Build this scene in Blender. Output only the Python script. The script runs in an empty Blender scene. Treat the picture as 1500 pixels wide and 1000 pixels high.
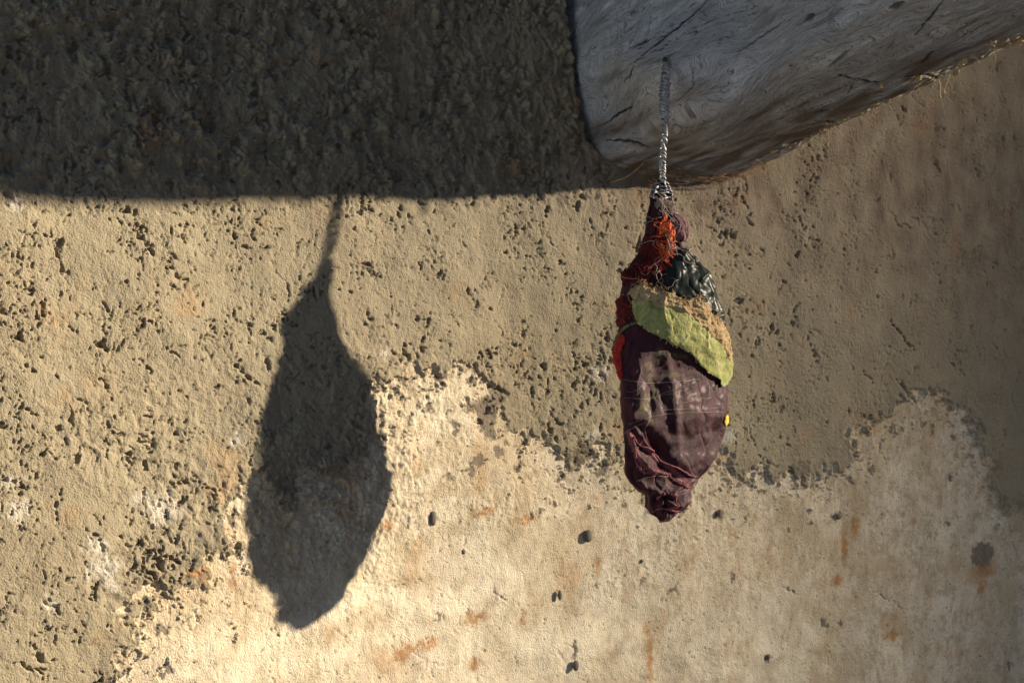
import bpy, bmesh, math, random
import numpy as np
from mathutils import Vector, Matrix

random.seed(7)
scene = bpy.context.scene
COL = scene.collection

# ------------------------------------------------------------------ camera, sky, sun, exposure
# "view units": 1 unit = distance from the camera to the hanging bundle; SC turns them into metres
F = 2000.0            # focal length in photograph pixels (48 mm on a 36 mm wide sensor)
SC = 0.55
CAM_Z = 2.1
cam_d = bpy.data.cameras.new('camera')
cam_d.sensor_width = 36.0
cam_d.lens = 48.0
cam_d.clip_start = 0.01
cam_d.clip_end = 500.0
cam = bpy.data.objects.new('camera', cam_d)
cam.location = (0, 0, CAM_Z)
cam.rotation_euler = (math.radians(90), 0, 0)
COL.objects.link(cam)
scene.camera = cam

SX, SZ = 4.125, 1.05      # sun: right and up per unit forward
TO_SUN = Vector((SX, 1.0, SZ)).normalized()
sun_el = math.asin(TO_SUN.z)
sun_az = math.atan2(TO_SUN.x, TO_SUN.y)
world = bpy.data.worlds.new("World")
scene.world = world
world.use_nodes = True
wn = world.node_tree
wn.nodes.clear()
sky = wn.nodes.new('ShaderNodeTexSky')
sky.sky_type = 'NISHITA'
sky.sun_disc = False
sky.sun_elevation = sun_el
sky.sun_rotation = sun_az
sky.altitude = 4500.0
sky.air_density = 0.38
sky.dust_density = 0.0
sky.ozone_density = 2.0
bgn = wn.nodes.new('ShaderNodeBackground')
bgn.inputs['Strength'].default_value = 0.05
wo = wn.nodes.new('ShaderNodeOutputWorld')
wn.links.new(sky.outputs[0], bgn.inputs[0])
wn.links.new(bgn.outputs[0], wo.inputs[0])

sun_d = bpy.data.lights.new('sun', 'SUN')
sun_d.energy = 5.0
sun_d.angle = math.radians(0.8)
sun_d.color = (1.0, 0.86, 0.66)
sun = bpy.data.objects.new('sun', sun_d)
sun.rotation_euler = TO_SUN.to_track_quat('Z', 'Y').to_euler()
COL.objects.link(sun)

scene.view_settings.view_transform = 'Standard'
scene.view_settings.look = 'None'
scene.view_settings.gamma = 1.0
scene.view_settings.exposure = 1.05
scene.cycles.max_bounces = 6

# ------------------------------------------------------------------ numpy helpers
def noise2(x, y, seed=0):
    """gradient noise, roughly -1..1"""
    rs = np.random.RandomState(seed)
    perm = rs.permutation(512)
    perm = np.concatenate([perm, perm])
    ang = rs.rand(512) * 2 * np.pi
    gx, gy = np.cos(ang), np.sin(ang)
    xi = np.floor(x).astype(np.int64); yi = np.floor(y).astype(np.int64)
    xf = x - xi; yf = y - yi
    u = xf * xf * xf * (xf * (xf * 6 - 15) + 10)
    v = yf * yf * yf * (yf * (yf * 6 - 15) + 10)
    def g(ix, iy, dx, dy):
        h = perm[(perm[ix & 511] + iy) & 511]
        return gx[h] * dx + gy[h] * dy
    a = g(xi, yi, xf, yf); b = g(xi + 1, yi, xf - 1, yf)
    c = g(xi, yi + 1, xf, yf - 1); d = g(xi + 1, yi + 1, xf - 1, yf - 1)
    return 1.5 * ((a + (b - a) * u) * (1 - v) + (c + (d - c) * u) * v)

def fbm(x, y, octaves=4, seed=0, gain=0.5):
    r = 0; a = 1.0
    for o in range(octaves):
        r = r + a * noise2(x * 2 ** o + 17.3 * o, y * 2 ** o - 9.1 * o, seed + o)
        a *= gain
    return r

def pits(x, y, seed, prob, rmin, rmax, sharp=0.5, elong=1.6, a0=0.28, a1=0.45):
    """scattered holes: returns 0..1 depth profile of the deepest hole at each point (cell = 1)"""
    rs = np.random.RandomState(seed)
    n = 256
    ox, oy, pr, rr, an, dp = rs.rand(6, n, n)
    out = np.zeros_like(x)
    xi = np.floor(x).astype(np.int64); yi = np.floor(y).astype(np.int64)
    for dx in (-1, 0, 1):
        for dy in (-1, 0, 1):
            cx = xi + dx; cy = yi + dy
            ix = cx % n; iy = cy % n
            ok = pr[ix, iy] < prob
            r = rmin + (rmax - rmin) * rr[ix, iy] ** 2
            a = (a0 + a1 * an[ix, iy]) * np.pi
            ex = x - (cx + ox[ix, iy]); ey = y - (cy + oy[ix, iy])
            ca = np.cos(a); sa = np.sin(a)
            p = (ex * ca + ey * sa) / elong; q = (-ex * sa + ey * ca) * elong
            d = np.sqrt(p * p + q * q) / r
            f = np.clip((1 - d) / sharp, 0, 1)
            f = f * f * (3 - 2 * f) * (0.4 + 0.6 * dp[ix, iy]) * ok
            out = np.maximum(out, f)
    return out

def sstep(a, b, x):
    t = np.clip((x - a) / (b - a), 0, 1)
    return t * t * (3 - 2 * t)

def seg_dist(x, y, pts):
    """distance from points to a polyline, and the position along it 0..1"""
    best = np.full(x.shape, 1e9); along = np.zeros(x.shape)
    pts = np.asarray(pts, float)
    n = len(pts) - 1
    for i in range(n):
        a = pts[i]; b = pts[i + 1]
        d = b - a; L = d @ d + 1e-12
        t = np.clip(((x - a[0]) * d[0] + (y - a[1]) * d[1]) / L, 0, 1)
        q = np.hypot(x - a[0] - t * d[0], y - a[1] - t * d[1])
        m = q < best
        best = np.where(m, q, best); along = np.where(m, (i + t) / n, along)
    return best, along

def inside(x, y, poly):
    poly = np.asarray(poly, float)
    r = np.zeros(x.shape, bool)
    j = len(poly) - 1
    for i in range(len(poly)):
        xi, yi = poly[i]; xj, yj = poly[j]
        c = ((yi > y) != (yj > y)) & (x < (xj - xi) * (y - yi) / (yj - yi + 1e-12) + xi)
        r ^= c
        j = i
    return r

def to_world(P):
    """view coordinates (right, down, forward) -> Blender metres"""
    P = np.asarray(P, float)
    return np.stack([P[..., 0] * SC, P[..., 2] * SC, CAM_Z - P[..., 1] * SC], -1)

def to_px(P):
    return 750 + F * P[..., 0] / P[..., 2], 500 + F * P[..., 1] / P[..., 2]

def new_mesh_obj(name, verts, faces, mat, parent=None, smooth=True, attrs=None):
    """verts: (n,3) Blender coordinates; faces: (m,4) or (m,3) int array"""
    me = bpy.data.meshes.new(name)
    verts = np.ascontiguousarray(verts, dtype=np.float32)
    faces = np.ascontiguousarray(faces, dtype=np.int32)
    k = faces.shape[1]
    me.vertices.add(len(verts)); me.vertices.foreach_set('co', verts.ravel())
    me.loops.add(faces.size); me.loops.foreach_set('vertex_index', faces.ravel())
    me.polygons.add(len(faces))
    me.polygons.foreach_set('loop_start', np.arange(0, faces.size, k, dtype=np.int32))
    me.polygons.foreach_set('loop_total', np.full(len(faces), k, dtype=np.int32))
    me.polygons.foreach_set('use_smooth', np.full(len(faces), smooth, dtype=bool))
    me.update(calc_edges=True)
    for an, arr in (attrs or {}).items():
        at = me.attributes.new(an, 'FLOAT_COLOR', 'POINT')
        a4 = np.ones((len(verts), 4), np.float32); a4[:, :arr.shape[1]] = arr
        at.data.foreach_set('color', a4.ravel())
    me.materials.append(mat)
    o = bpy.data.objects.new(name, me)
    COL.objects.link(o)
    if parent is not None:
        o.parent = parent
        o.matrix_parent_inverse = parent.matrix_world.inverted()
    return o

def grid_faces(nr, nc, wrap=False):
    """quads of a grid of nr rows by nc columns"""
    r = np.arange(nr - 1)[:, None]
    c = np.arange(nc if wrap else nc - 1)[None, :]
    c2 = (c + 1) % nc
    f = np.stack([r * nc + c + 0 * r, r * nc + c2, (r + 1) * nc + c2, (r + 1) * nc + c + 0 * r], -1)
    return f.reshape(-1, 4)

def tag(o, label=None, cat=None, group=None, kind=None):
    if label: o['label'] = label
    if cat: o['category'] = cat
    if group: o['group'] = group
    if kind: o['kind'] = kind
    return o

def thing(name, label, cat, loc_view):
    o = bpy.data.objects.new(name, None)
    o.empty_display_size = 0.02
    o.location = Vector(to_world(np.array(loc_view, float)).tolist())
    COL.objects.link(o)
    bpy.context.view_layer.update()
    return tag(o, label, cat)

def tube_mesh(paths, radii, sides=6):
    """paths: list of (n,3) arrays in view coordinates, radii: list of scalars or arrays (view units)"""
    V = []; Fc = []; base = 0
    for P, R in zip(paths, radii):
        P = np.asarray(P, float); n = len(P)
        R = np.broadcast_to(np.asarray(R, float), (n,))
        T = np.gradient(P, axis=0); T /= np.linalg.norm(T, axis=1)[:, None] + 1e-12
        up = np.array([0.31, 0.17, 0.94])
        A = np.cross(T, up); A /= np.linalg.norm(A, axis=1)[:, None] + 1e-9
        B = np.cross(T, A)
        th = np.linspace(0, 2 * np.pi, sides, endpoint=False)
        ring = P[:, None, :] + R[:, None, None] * (np.cos(th)[None, :, None] * A[:, None, :] + np.sin(th)[None, :, None] * B[:, None, :])
        V.append(ring.reshape(-1, 3)); Fc.append(grid_faces(n, sides, True) + base); base += n * sides
    return to_world(np.concatenate(V)), np.concatenate(Fc)

def catmull(pts, n, closed=False):
    pts = np.asarray(pts, float)
    m = len(pts)
    if closed:
        idx = lambda i: pts[i % m]; segs = m
    else:
        idx = lambda i: pts[min(max(i, 0), m - 1)]; segs = m - 1
    ts = np.linspace(0, segs, n, endpoint=not closed)
    out = []
    for t in ts:
        i = min(int(t), segs - 1); f = t - i
        p0, p1, p2, p3 = idx(i - 1), idx(i), idx(i + 1), idx(i + 2)
        out.append(0.5 * ((2 * p1) + (-p0 + p2) * f + (2 * p0 - 5 * p1 + 4 * p2 - p3) * f * f + (-p0 + 3 * p1 - 3 * p2 + p3) * f ** 3))
    return np.array(out)

# ------------------------------------------------------------------ materials
class NT:
    def __init__(self, name):
        self.m = bpy.data.materials.new(name)
        self.m.use_nodes = True
        self.t = self.m.node_tree
        self.b = self.t.nodes['Principled BSDF']
    def n(self, typ, **kw):
        nd = self.t.nodes.new(typ)
        for k, v in kw.items():
            if k in nd.inputs: nd.inputs[k].default_value = v
            else: setattr(nd, k, v)
        return nd
    def l(self, a, b): self.t.links.new(a, b)
    def noise(self, scale, detail=4, rough=0.55, vec=None, dist=0.0):
        nd = self.n('ShaderNodeTexNoise')
        nd.inputs['Scale'].default_value = scale; nd.inputs['Detail'].default_value = detail
        nd.inputs['Roughness'].default_value = rough; nd.inputs['Distortion'].default_value = dist
        if vec is not None: self.l(vec, nd.inputs['Vector'])
        return nd.outputs['Fac']
    def ramp(self, fac, stops):
        r = self.n('ShaderNodeValToRGB')
        el = r.color_ramp.elements
        while len(el) < len(stops): el.new(0.5)
        for e, (p, c) in zip(el, stops):
            e.position = p; e.color = c if len(c) == 4 else (*c, 1)
        self.l(fac, r.inputs[0])
        return r.outputs[0]
    def mix(self, fac, a, b, blend='MIX'):
        x = self.n('ShaderNodeMix', data_type='RGBA', blend_type=blend)
        for sock, v in ((x.inputs[0], fac), (x.inputs[6], a), (x.inputs[7], b)):
            if isinstance(v, (int, float)): sock.default_value = v
            elif isinstance(v, tuple): sock.default_value = v if len(v) == 4 else (*v, 1)
            else: self.l(v, sock)
        return x.outputs[2]
    def math(self, op, a, b=0.0):
        x = self.n('ShaderNodeMath', operation=op)
        x.inputs[2].default_value = 0.12
        for s, v in ((x.inputs[0], a), (x.inputs[1], b)):
            if isinstance(v, (int, float)): s.default_value = v
            else: self.l(v, s)
        return x.outputs[0]
    def attr(self, name):
        a = self.n('ShaderNodeAttribute', attribute_name=name)
        s = self.n('ShaderNodeSeparateColor')
        self.l(a.outputs['Color'], s.inputs[0])
        return s.outputs[0], s.outputs[1], s.outputs[2]
    def bump(self, h, strength=0.5, dist=0.001):
        b = self.n('ShaderNodeBump')
        b.inputs['Strength'].default_value = strength; b.inputs['Distance'].default_value = dist
        self.l(h, b.inputs['Height']); self.l(b.outputs[0], self.b.inputs['Normal'])
    def coords(self, scale=(1, 1, 1)):
        g = self.n('ShaderNodeNewGeometry')
        mp = self.n('ShaderNodeMapping')
        mp.inputs['Scale'].default_value = scale
        self.l(g.outputs['Position'], mp.inputs['Vector'])
        return mp.outputs[0]

def simple_mat(name, stops, scale=120, rough=0.85, bump=0.3, bscale=900, bdist=0.0006, metal=0.0, spec=0.3):
    k = NT(name)
    v = k.coords()
    c = k.ramp(k.noise(scale, 5, 0.6, v), stops)
    k.l(c, k.b.inputs['Base Color'])
    k.b.inputs['Roughness'].default_value = rough
    k.b.inputs['Metallic'].default_value = metal
    k.b.inputs['Specular IOR Level'].default_value = spec
    if bump: k.bump(k.noise(bscale, 4, 0.6, v), bump, bdist)
    return k.m

def wall_material():
    k = NT('mud_plaster')
    v = k.coords()
    coat, rust, spot = k.attr('mask_a')
    red, pale, streak = k.attr('mask_b')
    n1 = k.noise(9, 5, 0.6, v); n2 = k.noise(60, 5, 0.65, v); n3 = k.noise(500, 4, 0.7, v); n4 = k.noise(1500, 3, 0.6, v)
    coatc = k.ramp(n1, [(0.3, (0.255, 0.215, 0.14)), (0.5, (0.325, 0.275, 0.18)), (0.7, (0.375, 0.305, 0.195))])
    coatc = k.mix(k.ramp(n2, [(0.35, (0, 0, 0)), (0.7, (0.55, 0.55, 0.55))]), coatc, (0.24, 0.20, 0.135))
    coatc = k.mix(k.ramp(n3, [(0.56, (0, 0, 0)), (0.72, (0.6, 0.6, 0.6))]), coatc, (0.45, 0.385, 0.275))
    lowc = k.ramp(n1, [(0.3, (0.64, 0.54, 0.39)), (0.5, (0.74, 0.65, 0.49)), (0.7, (0.66, 0.52, 0.345))])
    lowc = k.mix(k.ramp(n2, [(0.44, (0, 0, 0)), (0.68, (0.65, 0.65, 0.65))]), lowc, (0.52, 0.405, 0.27))
    lowc = k.mix(k.ramp(n3, [(0.55, (0, 0, 0)), (0.7, (0.55, 0.55, 0.55))]), lowc, (0.34, 0.25, 0.16))
    n5 = k.noise(850, 3, 0.6, v); n6 = k.noise(24, 6, 0.7, v, 0.6); n7 = k.noise(140, 5, 0.7, v)
    lowc = k.mix(k.ramp(n6, [(0.45, (0, 0, 0)), (0.62, (0.85, 0.85, 0.85))]), lowc, (0.50, 0.39, 0.235))
    lowc = k.mix(k.ramp(n6, [(0.30, (0.6, 0.6, 0.6)), (0.44, (0, 0, 0))]), lowc, (0.80, 0.72, 0.54))
    lowc = k.mix(k.ramp(n7, [(0.50, (0, 0, 0)), (0.62, (0.7, 0.7, 0.7))]), lowc, (0.42, 0.325, 0.20))
    coatc = k.mix(k.ramp(n6, [(0.48, (0, 0, 0)), (0.70, (0.6, 0.6, 0.6))]), coatc, (0.25, 0.20, 0.13))
    lowc = k.mix(k.ramp(n5, [(0.60, (0, 0, 0)), (0.68, (0.7, 0.7, 0.7))]), lowc, (0.24, 0.18, 0.12))
    coatc = k.mix(k.ramp(n5, [(0.62, (0, 0, 0)), (0.70, (0.6, 0.6, 0.6))]), coatc, (0.17, 0.14, 0.10))
    c = k.mix(coat, lowc, coatc)
    c = k.mix(streak, c, k.mix(0.6, c, (0.25, 0.19, 0.12)))
    c = k.mix(pale, c, k.mix(coat, (0.82, 0.72, 0.53), (0.60, 0.55, 0.46)))
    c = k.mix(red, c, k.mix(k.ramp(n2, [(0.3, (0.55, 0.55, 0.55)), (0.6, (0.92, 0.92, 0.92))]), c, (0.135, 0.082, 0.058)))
    c = k.mix(rust, c, k.mix(k.ramp(n2, [(0.35, (0, 0, 0)), (0.65, (1, 1, 1))]), (0.50, 0.23, 0.06), (0.33, 0.15, 0.05)))
    c = k.mix(spot, c, k.mix(k.ramp(n3, [(0.4, (0, 0, 0)), (0.6, (1, 1, 1))]), (0.13, 0.105, 0.075), (0.20, 0.16, 0.11)))
    k.l(c, k.b.inputs['Base Color'])
    k.b.inputs['Roughness'].default_value = 0.8
    k.b.inputs['Specular IOR Level'].default_value = 0.3
    k.bump(k.math('ADD', k.math('MULTIPLY', n3, k.math('MULTIPLY_ADD', coat, 0.35)), k.math('MULTIPLY', n4, 0.7)), 0.7, 0.0012)
    return k.m

# ------------------------------------------------------------------ the mud wall
PX = 0.00047          # one photograph pixel at the wall, in view units
us = np.linspace(-1.2, 2.2, 6801)
x0w, z0w = -0.1276, 0.942
def tau_of(u):
    t = 43 + 8.0 * sstep(0.0, 0.32, u) + 5.0 * sstep(0.3, 0.9, u)
    return np.radians(t)
du = us[1] - us[0]
tx = np.sin(tau_of(us)); tz = np.cos(tau_of(us))
xs_ = np.concatenate([[0], np.cumsum((tx[1:] + tx[:-1]) / 2 * du)])
zs_ = np.concatenate([[0], np.cumsum((tz[1:] + tz[:-1]) / 2 * du)])
i0 = int(np.argmin(abs(us)))
xs_ += x0w - xs_[i0]; zs_ += z0w - zs_[i0]
BAT = 0.06
ok_ = zs_ > 0.12
us, xs_, zs_ = us[ok_], xs_[ok_], zs_[ok_]
kx_ = xs_ / zs_

def wall_plan(u): return np.interp(u, us, xs_), np.interp(u, us, zs_)
def wall_point(u, y, h=0.0):
    x, z = wall_plan(u); t = tau_of(u)
    return np.stack([x + h * np.cos(t), y + 0 * x, z + BAT * y - h * np.sin(t)], -1)
def px_to_wall(px, py):
    """where the ray of a photograph pixel meets the wall: (u, y)"""
    px = np.asarray(px, float); py = np.asarray(py, float)
    y = np.zeros(np.broadcast(px, py).shape)
    z = np.ones_like(y)
    for _ in range(6):
        k = (px - 750) / F
        u = np.interp(k * (1 + BAT * y / z), kx_, us)
        z = np.interp(u, us, zs_)
        y = (py - 500) / F * (z + BAT * y)
    return u, y
def wpts(pts):
    p = np.asarray(pts, float)
    u, y = px_to_wall(p[:, 0], p[:, 1])
    return np.stack([u, y], -1) / PX

EDGE = [(-900, 1250), (60, 1160), (150, 1040), (170, 985), (190, 930), (205, 885), (250, 862), (300, 850), (306, 838), (330, 790),
        (345, 735), (362, 702), (400, 712), (450, 700), (500, 686), (530, 640), (548, 590), (558, 548), (600, 538), (640, 548), (690, 533),
        (722, 548), (728, 590), (760, 628), (800, 645), (840, 672), (880, 660), (905, 655), (930, 690), (1000, 715),
        (1040, 660), (1062, 672), (1090, 690), (1140, 695), (1180, 702), (1230, 690), (1252, 675), (1238, 640), (1280, 618),
        (1310, 585), (1350, 572), (1390, 585), (1425, 615), (1440, 660), (1462, 700), (1468, 742), (1500, 738), (1700, 800)]
DRIPS = [  # dark mud remains and knocks in the pale layer: x, y, half width, half height
    (715, 605, 16, 28), (733, 578, 13, 18), (722, 632, 9, 14), (690, 600, 9, 6), (630, 597, 7, 7), (614, 592, 3, 10), (668, 630, 5, 14),
    (657, 603, 4, 6), (672, 622, 10, 4), (590, 558, 5, 6), (692, 556, 10, 8), (645, 556, 9, 9), (603, 612, 2.5, 9), (596, 583, 5, 3), (620, 606, 4, 3),
    (745, 650, 4, 4), (772, 650, 6, 5), (700, 675, 13, 7), (690, 688, 8, 7), (733, 662, 7, 10), (764, 683, 8, 9), (853, 665, 20, 17),
    (885, 690, 12, 8), (610, 670, 4, 3), (588, 680, 3, 6), (825, 700, 5, 5), (660, 700, 5, 6), (600, 770, 4, 8), (540, 700, 4, 5),
    (1175, 688, 16, 12), (1120, 720, 7, 4), (1060, 755, 7, 6), (1230, 755, 8, 6), (1280, 690, 5, 8), (1395, 700, 4, 6), (1390, 765, 4, 5), (1442, 812, 17, 20),
    (1127, 965, 5, 6), (1210, 912, 4, 8), (1480, 975, 5, 6), (1097, 760, 4, 5), (1400, 640, 5, 4), (1075, 845, 3, 6), (1235, 912, 4, 5),
    (240, 920, 8, 7), (275, 905, 6, 5), (335, 885, 8, 4), (220, 885, 9, 7), (300, 880, 7, 5), (245, 985, 8, 8), (350, 720, 8, 6), (345, 760, 7, 12), (348, 812, 6, 6),
    (905, 715, 5, 5), (920, 740, 4, 6), (815, 640, 5, 3), (560, 640, 3, 4), (945, 850, 4, 5), (988, 865, 5, 5), (643, 905, 3, 9), (846, 955, 5, 12)]
RUST = [(610, 948, 30, 7), (590, 960, 14, 12), (632, 940, 12, 5), (697, 975, 9, 9), (957, 965, 5, 40), (955, 925, 6, 12), (1240, 800, 5, 30), (1228, 850, 10, 10),
        (1310, 930, 18, 7), (1445, 835, 18, 14), (286, 838, 20, 5), (300, 850, 4, 10), (345, 845, 3, 30), (1440, 860, 7, 14), (1255, 770, 4, 22),
        (570, 770, 10, 4), (710, 750, 20, 5), (770, 760, 18, 6), (880, 830, 4, 16), (770, 905, 5, 12), (700, 905, 18, 10)]
PALE = [(150, 830, 26, 18), (140, 800, 16, 14), (165, 855, 10, 10), (15, 706, 20, 8), (70, 885, 14, 12), (240, 745, 26, 22), (210, 730, 16, 12), (560, 520, 10, 8), (880, 545, 14, 10), (870, 635, 10, 7), (1065, 640, 14, 12), (350, 645, 10, 5), (25, 745, 14, 18), (20, 300, 14, 6)]
HOLES = [  # bigger single holes and chips: polyline, width, depth (pixels)
    ([(204, 342), (214, 356), (222, 375)], 5, 14), ([(217, 835), (222, 850), (229, 860)], 5, 14), ([(275, 326), (268, 350)], 3, 9), ([(300, 335), (308, 350)], 3, 8),
    ([(335, 340), (350, 355)], 4, 9), ([(345, 350), (365, 362)], 3, 9), ([(370, 335), (374, 350)], 3, 8), ([(250, 395), (275, 410)], 4, 9), ([(85, 430), (88, 440)], 3, 9), ([(150, 445), (152, 452)], 4, 10), ([(108, 478), (112, 485)], 4, 10),
    ([(140, 500), (158, 508)], 4, 12), ([(185, 495), (175, 515)], 3, 9), ([(235, 500), (262, 525)], 3, 10), ([(340, 525), (360, 545), (375, 560)], 4, 12), ([(395, 525), (400, 545)], 4, 10),
    ([(35, 532), (48, 545)], 5, 12), ([(84, 545), (86, 552)], 3, 9), ([(150, 555), (160, 575)], 5, 12), ([(25, 595), (45, 608)], 3, 10), ([(115, 582), (125, 590)], 3, 9), ([(0, 700), (28, 704), (22, 735)], 4, 10), ([(50, 690), (56, 720)], 3, 8), ([(90, 715), (80, 770)], 3, 8),
    ([(190, 662), (196, 668)], 5, 10), ([(255, 705), (280, 708)], 4, 10), ([(175, 785), (190, 800)], 3, 8), ([(60, 880), (80, 890), (84, 905)], 3, 9), ([(20, 965), (60, 990)], 4, 10), ([(50, 945), (65, 985)], 3, 9), ([(120, 775), (145, 790)], 3, 8),
    ([(583, 300), (580, 318)], 5, 9), ([(595, 312), (600, 325)], 4, 9), ([(540, 295), (538, 310)], 4, 10), ([(560, 315), (556, 322)], 3, 8), ([(612, 288), (618, 300)], 3, 8), ([(740, 300), (744, 315)], 3, 9), ([(675, 350), (682, 365)], 3, 8), ([(786, 350), (782, 356)], 4, 9), ([(800, 345), (808, 362)], 3, 8), ([(622, 330), (624, 345)], 3, 8),
    ([(680, 420), (688, 438)], 4, 9), ([(657, 455), (668, 480)], 3, 9), ([(714, 450), (720, 455)], 4, 10), ([(725, 470), (735, 485)], 3, 8), ([(618, 490), (617, 515)], 4, 11), ([(590, 505), (598, 530)], 4, 11), ([(540, 450), (552, 480)], 3, 9), ([(640, 498), (655, 510)], 3, 10), ([(810, 605), (828, 625)], 3, 9), ([(855, 548), (862, 558)], 3, 8), ([(880, 545), (890, 565)], 3, 9),
    ([(862, 320), (868, 345)], 3, 9), ([(905, 385), (912, 395)], 4, 9), ([(1090, 290), (1096, 305)], 3, 8), ([(1098, 320), (1104, 335)], 4, 9), ([(1040, 332), (1052, 342)], 3, 8), ([(1305, 312), (1312, 326), (1336, 335)], 2.5, 7),
    ([(1322, 155), (1324, 172)], 3, 8), ([(1345, 150), (1350, 158)], 3, 7), ([(1305, 470), (1322, 495), (1336, 512)], 3.5, 10), ([(1312, 552), (1330, 572), (1345, 590)], 3.5, 10), ([(1264, 540), (1280, 560)], 3, 8), ([(1185, 490), (1198, 530)], 3, 8), ([(1155, 475), (1162, 480)], 3, 8),
    ([(1405, 600), (1430, 640)], 3, 9), ([(1452, 500), (1460, 510)], 3, 7), ([(1100, 630), (1112, 660)], 3, 9), ([(1050, 670), (1075, 690)], 3, 9), ([(1110, 665), (1140, 680)], 3, 9), ([(1290, 650), (1300, 680)], 2.5, 7),
    ([(1440, 395), (1446, 418)], 2.5, 7), ([(1362, 380), (1366, 392)], 2.5, 7), ([(1150, 860), (1172, 870)], 2.5, 7), ([(1270, 860), (1310, 878), (1330, 905)], 2, 6), ([(1215, 900), (1218, 990)], 1.5, 5), ([(720, 845), (735, 880), (780, 890)], 1.5, 4), ([(575, 868), (620, 850)], 1.5, 4)]

def build_wall():
    # columns: fine where the photograph looks, coarse beyond
    pxs = np.concatenate([np.linspace(-1150, -150, 60, endpoint=False), np.linspace(-150, 1620, 1130, endpoint=False), np.linspace(1620, 2000, 60)])
    ucol, _ = px_to_wall(pxs, np.full(pxs.shape, 500.0))
    rows = np.concatenate([np.linspace(-900, -120, 60, endpoint=False), np.linspace(-120, 1110, 770, endpoint=False), np.linspace(1110, 1900, 60)])
    _, zc = wall_plan(ucol)
    Ug = np.broadcast_to(ucol[None, :], (len(rows), len(ucol))).copy()
    Yg = (rows[:, None] - 500) / F * zc[None, :]
    U = Ug / PX; V = Yg / PX
    # irregular mud-coat edge
    ew = wpts(EDGE)
    poly = np.concatenate([ew, [[9000, 9000], [-9000, 9000]]])
    wu = U + 30 * fbm(U / 60, V / 60, 4, 11, 0.6); wv = V + 22 * fbm(U / 50, V / 50, 4, 21, 0.6)
    d, _ = seg_dist(wu, wv, ew)
    sd = np.where(inside(wu, wv, poly), -d, d) + 17 * fbm(U / 20, V / 20, 4, 31, 0.6) + 10 * fbm(U / 70, V / 60, 2, 33)
    coat = sstep(-3.5, 4.5, sd)
    # scraps of the mud coat left on the pale layer near the edge
    su = U + 9 * fbm(U / 16, V / 16, 3, 73); sv = V + 9 * fbm(U / 16, V / 16, 3, 74)
    sth = 0.44 + 0.75 * np.clip(-sd / 170, 0, 1.2)
    scr = sstep(sth, sth + 0.14, fbm(su / 26, sv / 28, 5, 77, 0.6)) * sstep(-230, -60, sd) * (sd < 0)
    scr = np.maximum(scr, sstep(sth + 0.12, sth + 0.28, fbm(su / 11, sv / 13, 3, 78, 0.6)) * sstep(-330, -80, sd) * (sd < 0))
    scr = np.maximum(scr, sstep(-9, -2, sd) * (sd < 0) * sstep(-0.1, 0.4, fbm(su / 14, sv / 14, 3, 80)))
    # relief, in pixels
    w1 = U + 7 * fbm(U / 25, V / 25, 3, 41); w2 = V + 7 * fbm(U / 25, V / 25, 3, 51)
    und = 9 * noise2(U / 420, V / 380, 3) + 5 * noise2(U / 170, V / 150, 4)
    patchy = sstep(-0.45, 0.55, fbm(U / 190, V / 170, 3, 61))
    low_rough = sstep(470, 720, 500 + Yg / zc[None, :] * F) * (U < 900)
    shade_rough = sstep(330, 240, 500 + Yg / zc[None, :] * F) * (pxs[None, :] < 900)
    scu, scv = wpts([(475, 690)])[0]
    hang = np.exp(-((U - scu) / 190) ** 2 - ((V - scv) / 170) ** 2)
    rough = np.clip(0.30 + 0.55 * patchy * (0.45 + 0.55 * low_rough) + 0.55 * low_rough * patchy + 0.8 * shade_rough + 0.7 * hang, 0, 1.5)
    right = sstep(500, 1500, U)
    rough *= 1 - 0.55 * right
    dens = 0.25 + 0.75 * sstep(-0.35, 0.55, fbm(U / 110 + 7, V / 100, 3, 65))
    hc = 2.2 * fbm(U / 70, V / 60, 2, 71) * (1 - 0.5 * right) + rough * (1.7 * fbm(w1 / 17, w2 / 17, 3, 81, 0.55)) + (0.25 + 0.35 * dens) * noise2(U / 7.3, V / 7.1, 87)
    lump = np.abs(fbm(w1 / 30, w2 / 26, 3, 83, 0.6))
    hc += (1.3 * shade_rough + 0.6 * hang) * (0.4 + 0.75 * sstep(-0.5, 0.5, fbm(U / 130, V / 110, 3, 90))) * (3.0 * lump + 4.2 * fbm(U / 26, V / 24, 5, 85, 0.62) + 3.0 * fbm(U / 70, V / 55, 2, 88) - 5.0 * sstep(0.35, 0.75, fbm(w1 / 24, w2 / 30, 4, 86, 0.6)))
    hc -= 5.0 * (0.3 + 0.7 * rough) * pits(w1 / 40, w2 / 46, 91, 0.05 + 0.10 * dens, 0.06, 0.17, 0.45, 1.5)
    q1 = fbm(w1 / 11 + 0.25 * w2 / 11, w2 / 16, 4, 92, 0.66) + 0.6 * (dens - 0.75) + 0.25 * (patchy - 0.6)
    hc -= (4.0 + 2.5 * dens) * (1 - 0.65 * right) * sstep(0.66, 0.92, q1)
    q2 = fbm(w1 / 5.5 + 0.3 * w2 / 5.5, w2 / 8, 3, 93, 0.6) + 0.5 * (dens - 0.6)
    hc -= 3.6 * (1 - 0.5 * right) * sstep(0.60, 0.95, q2)
    q3 = fbm(w1 / 34 + 0.3 * w2 / 34, w2 / 44, 5, 94, 0.66) + 0.25 * (patchy - 0.5)
    hc -= 7.0 * (1 - 0.55 * right) * sstep(0.92, 1.08, q3)
    hair = sstep(0.05, 0.0, np.abs(fbm(w1 / 40 + w2 / 130, w2 / 120, 4, 96, 0.6))) * sstep(0.0, 0.5, fbm(U / 100, V / 90, 3, 97))
    hc -= 3.2 * hair * (1 - 0.3 * right)
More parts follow.
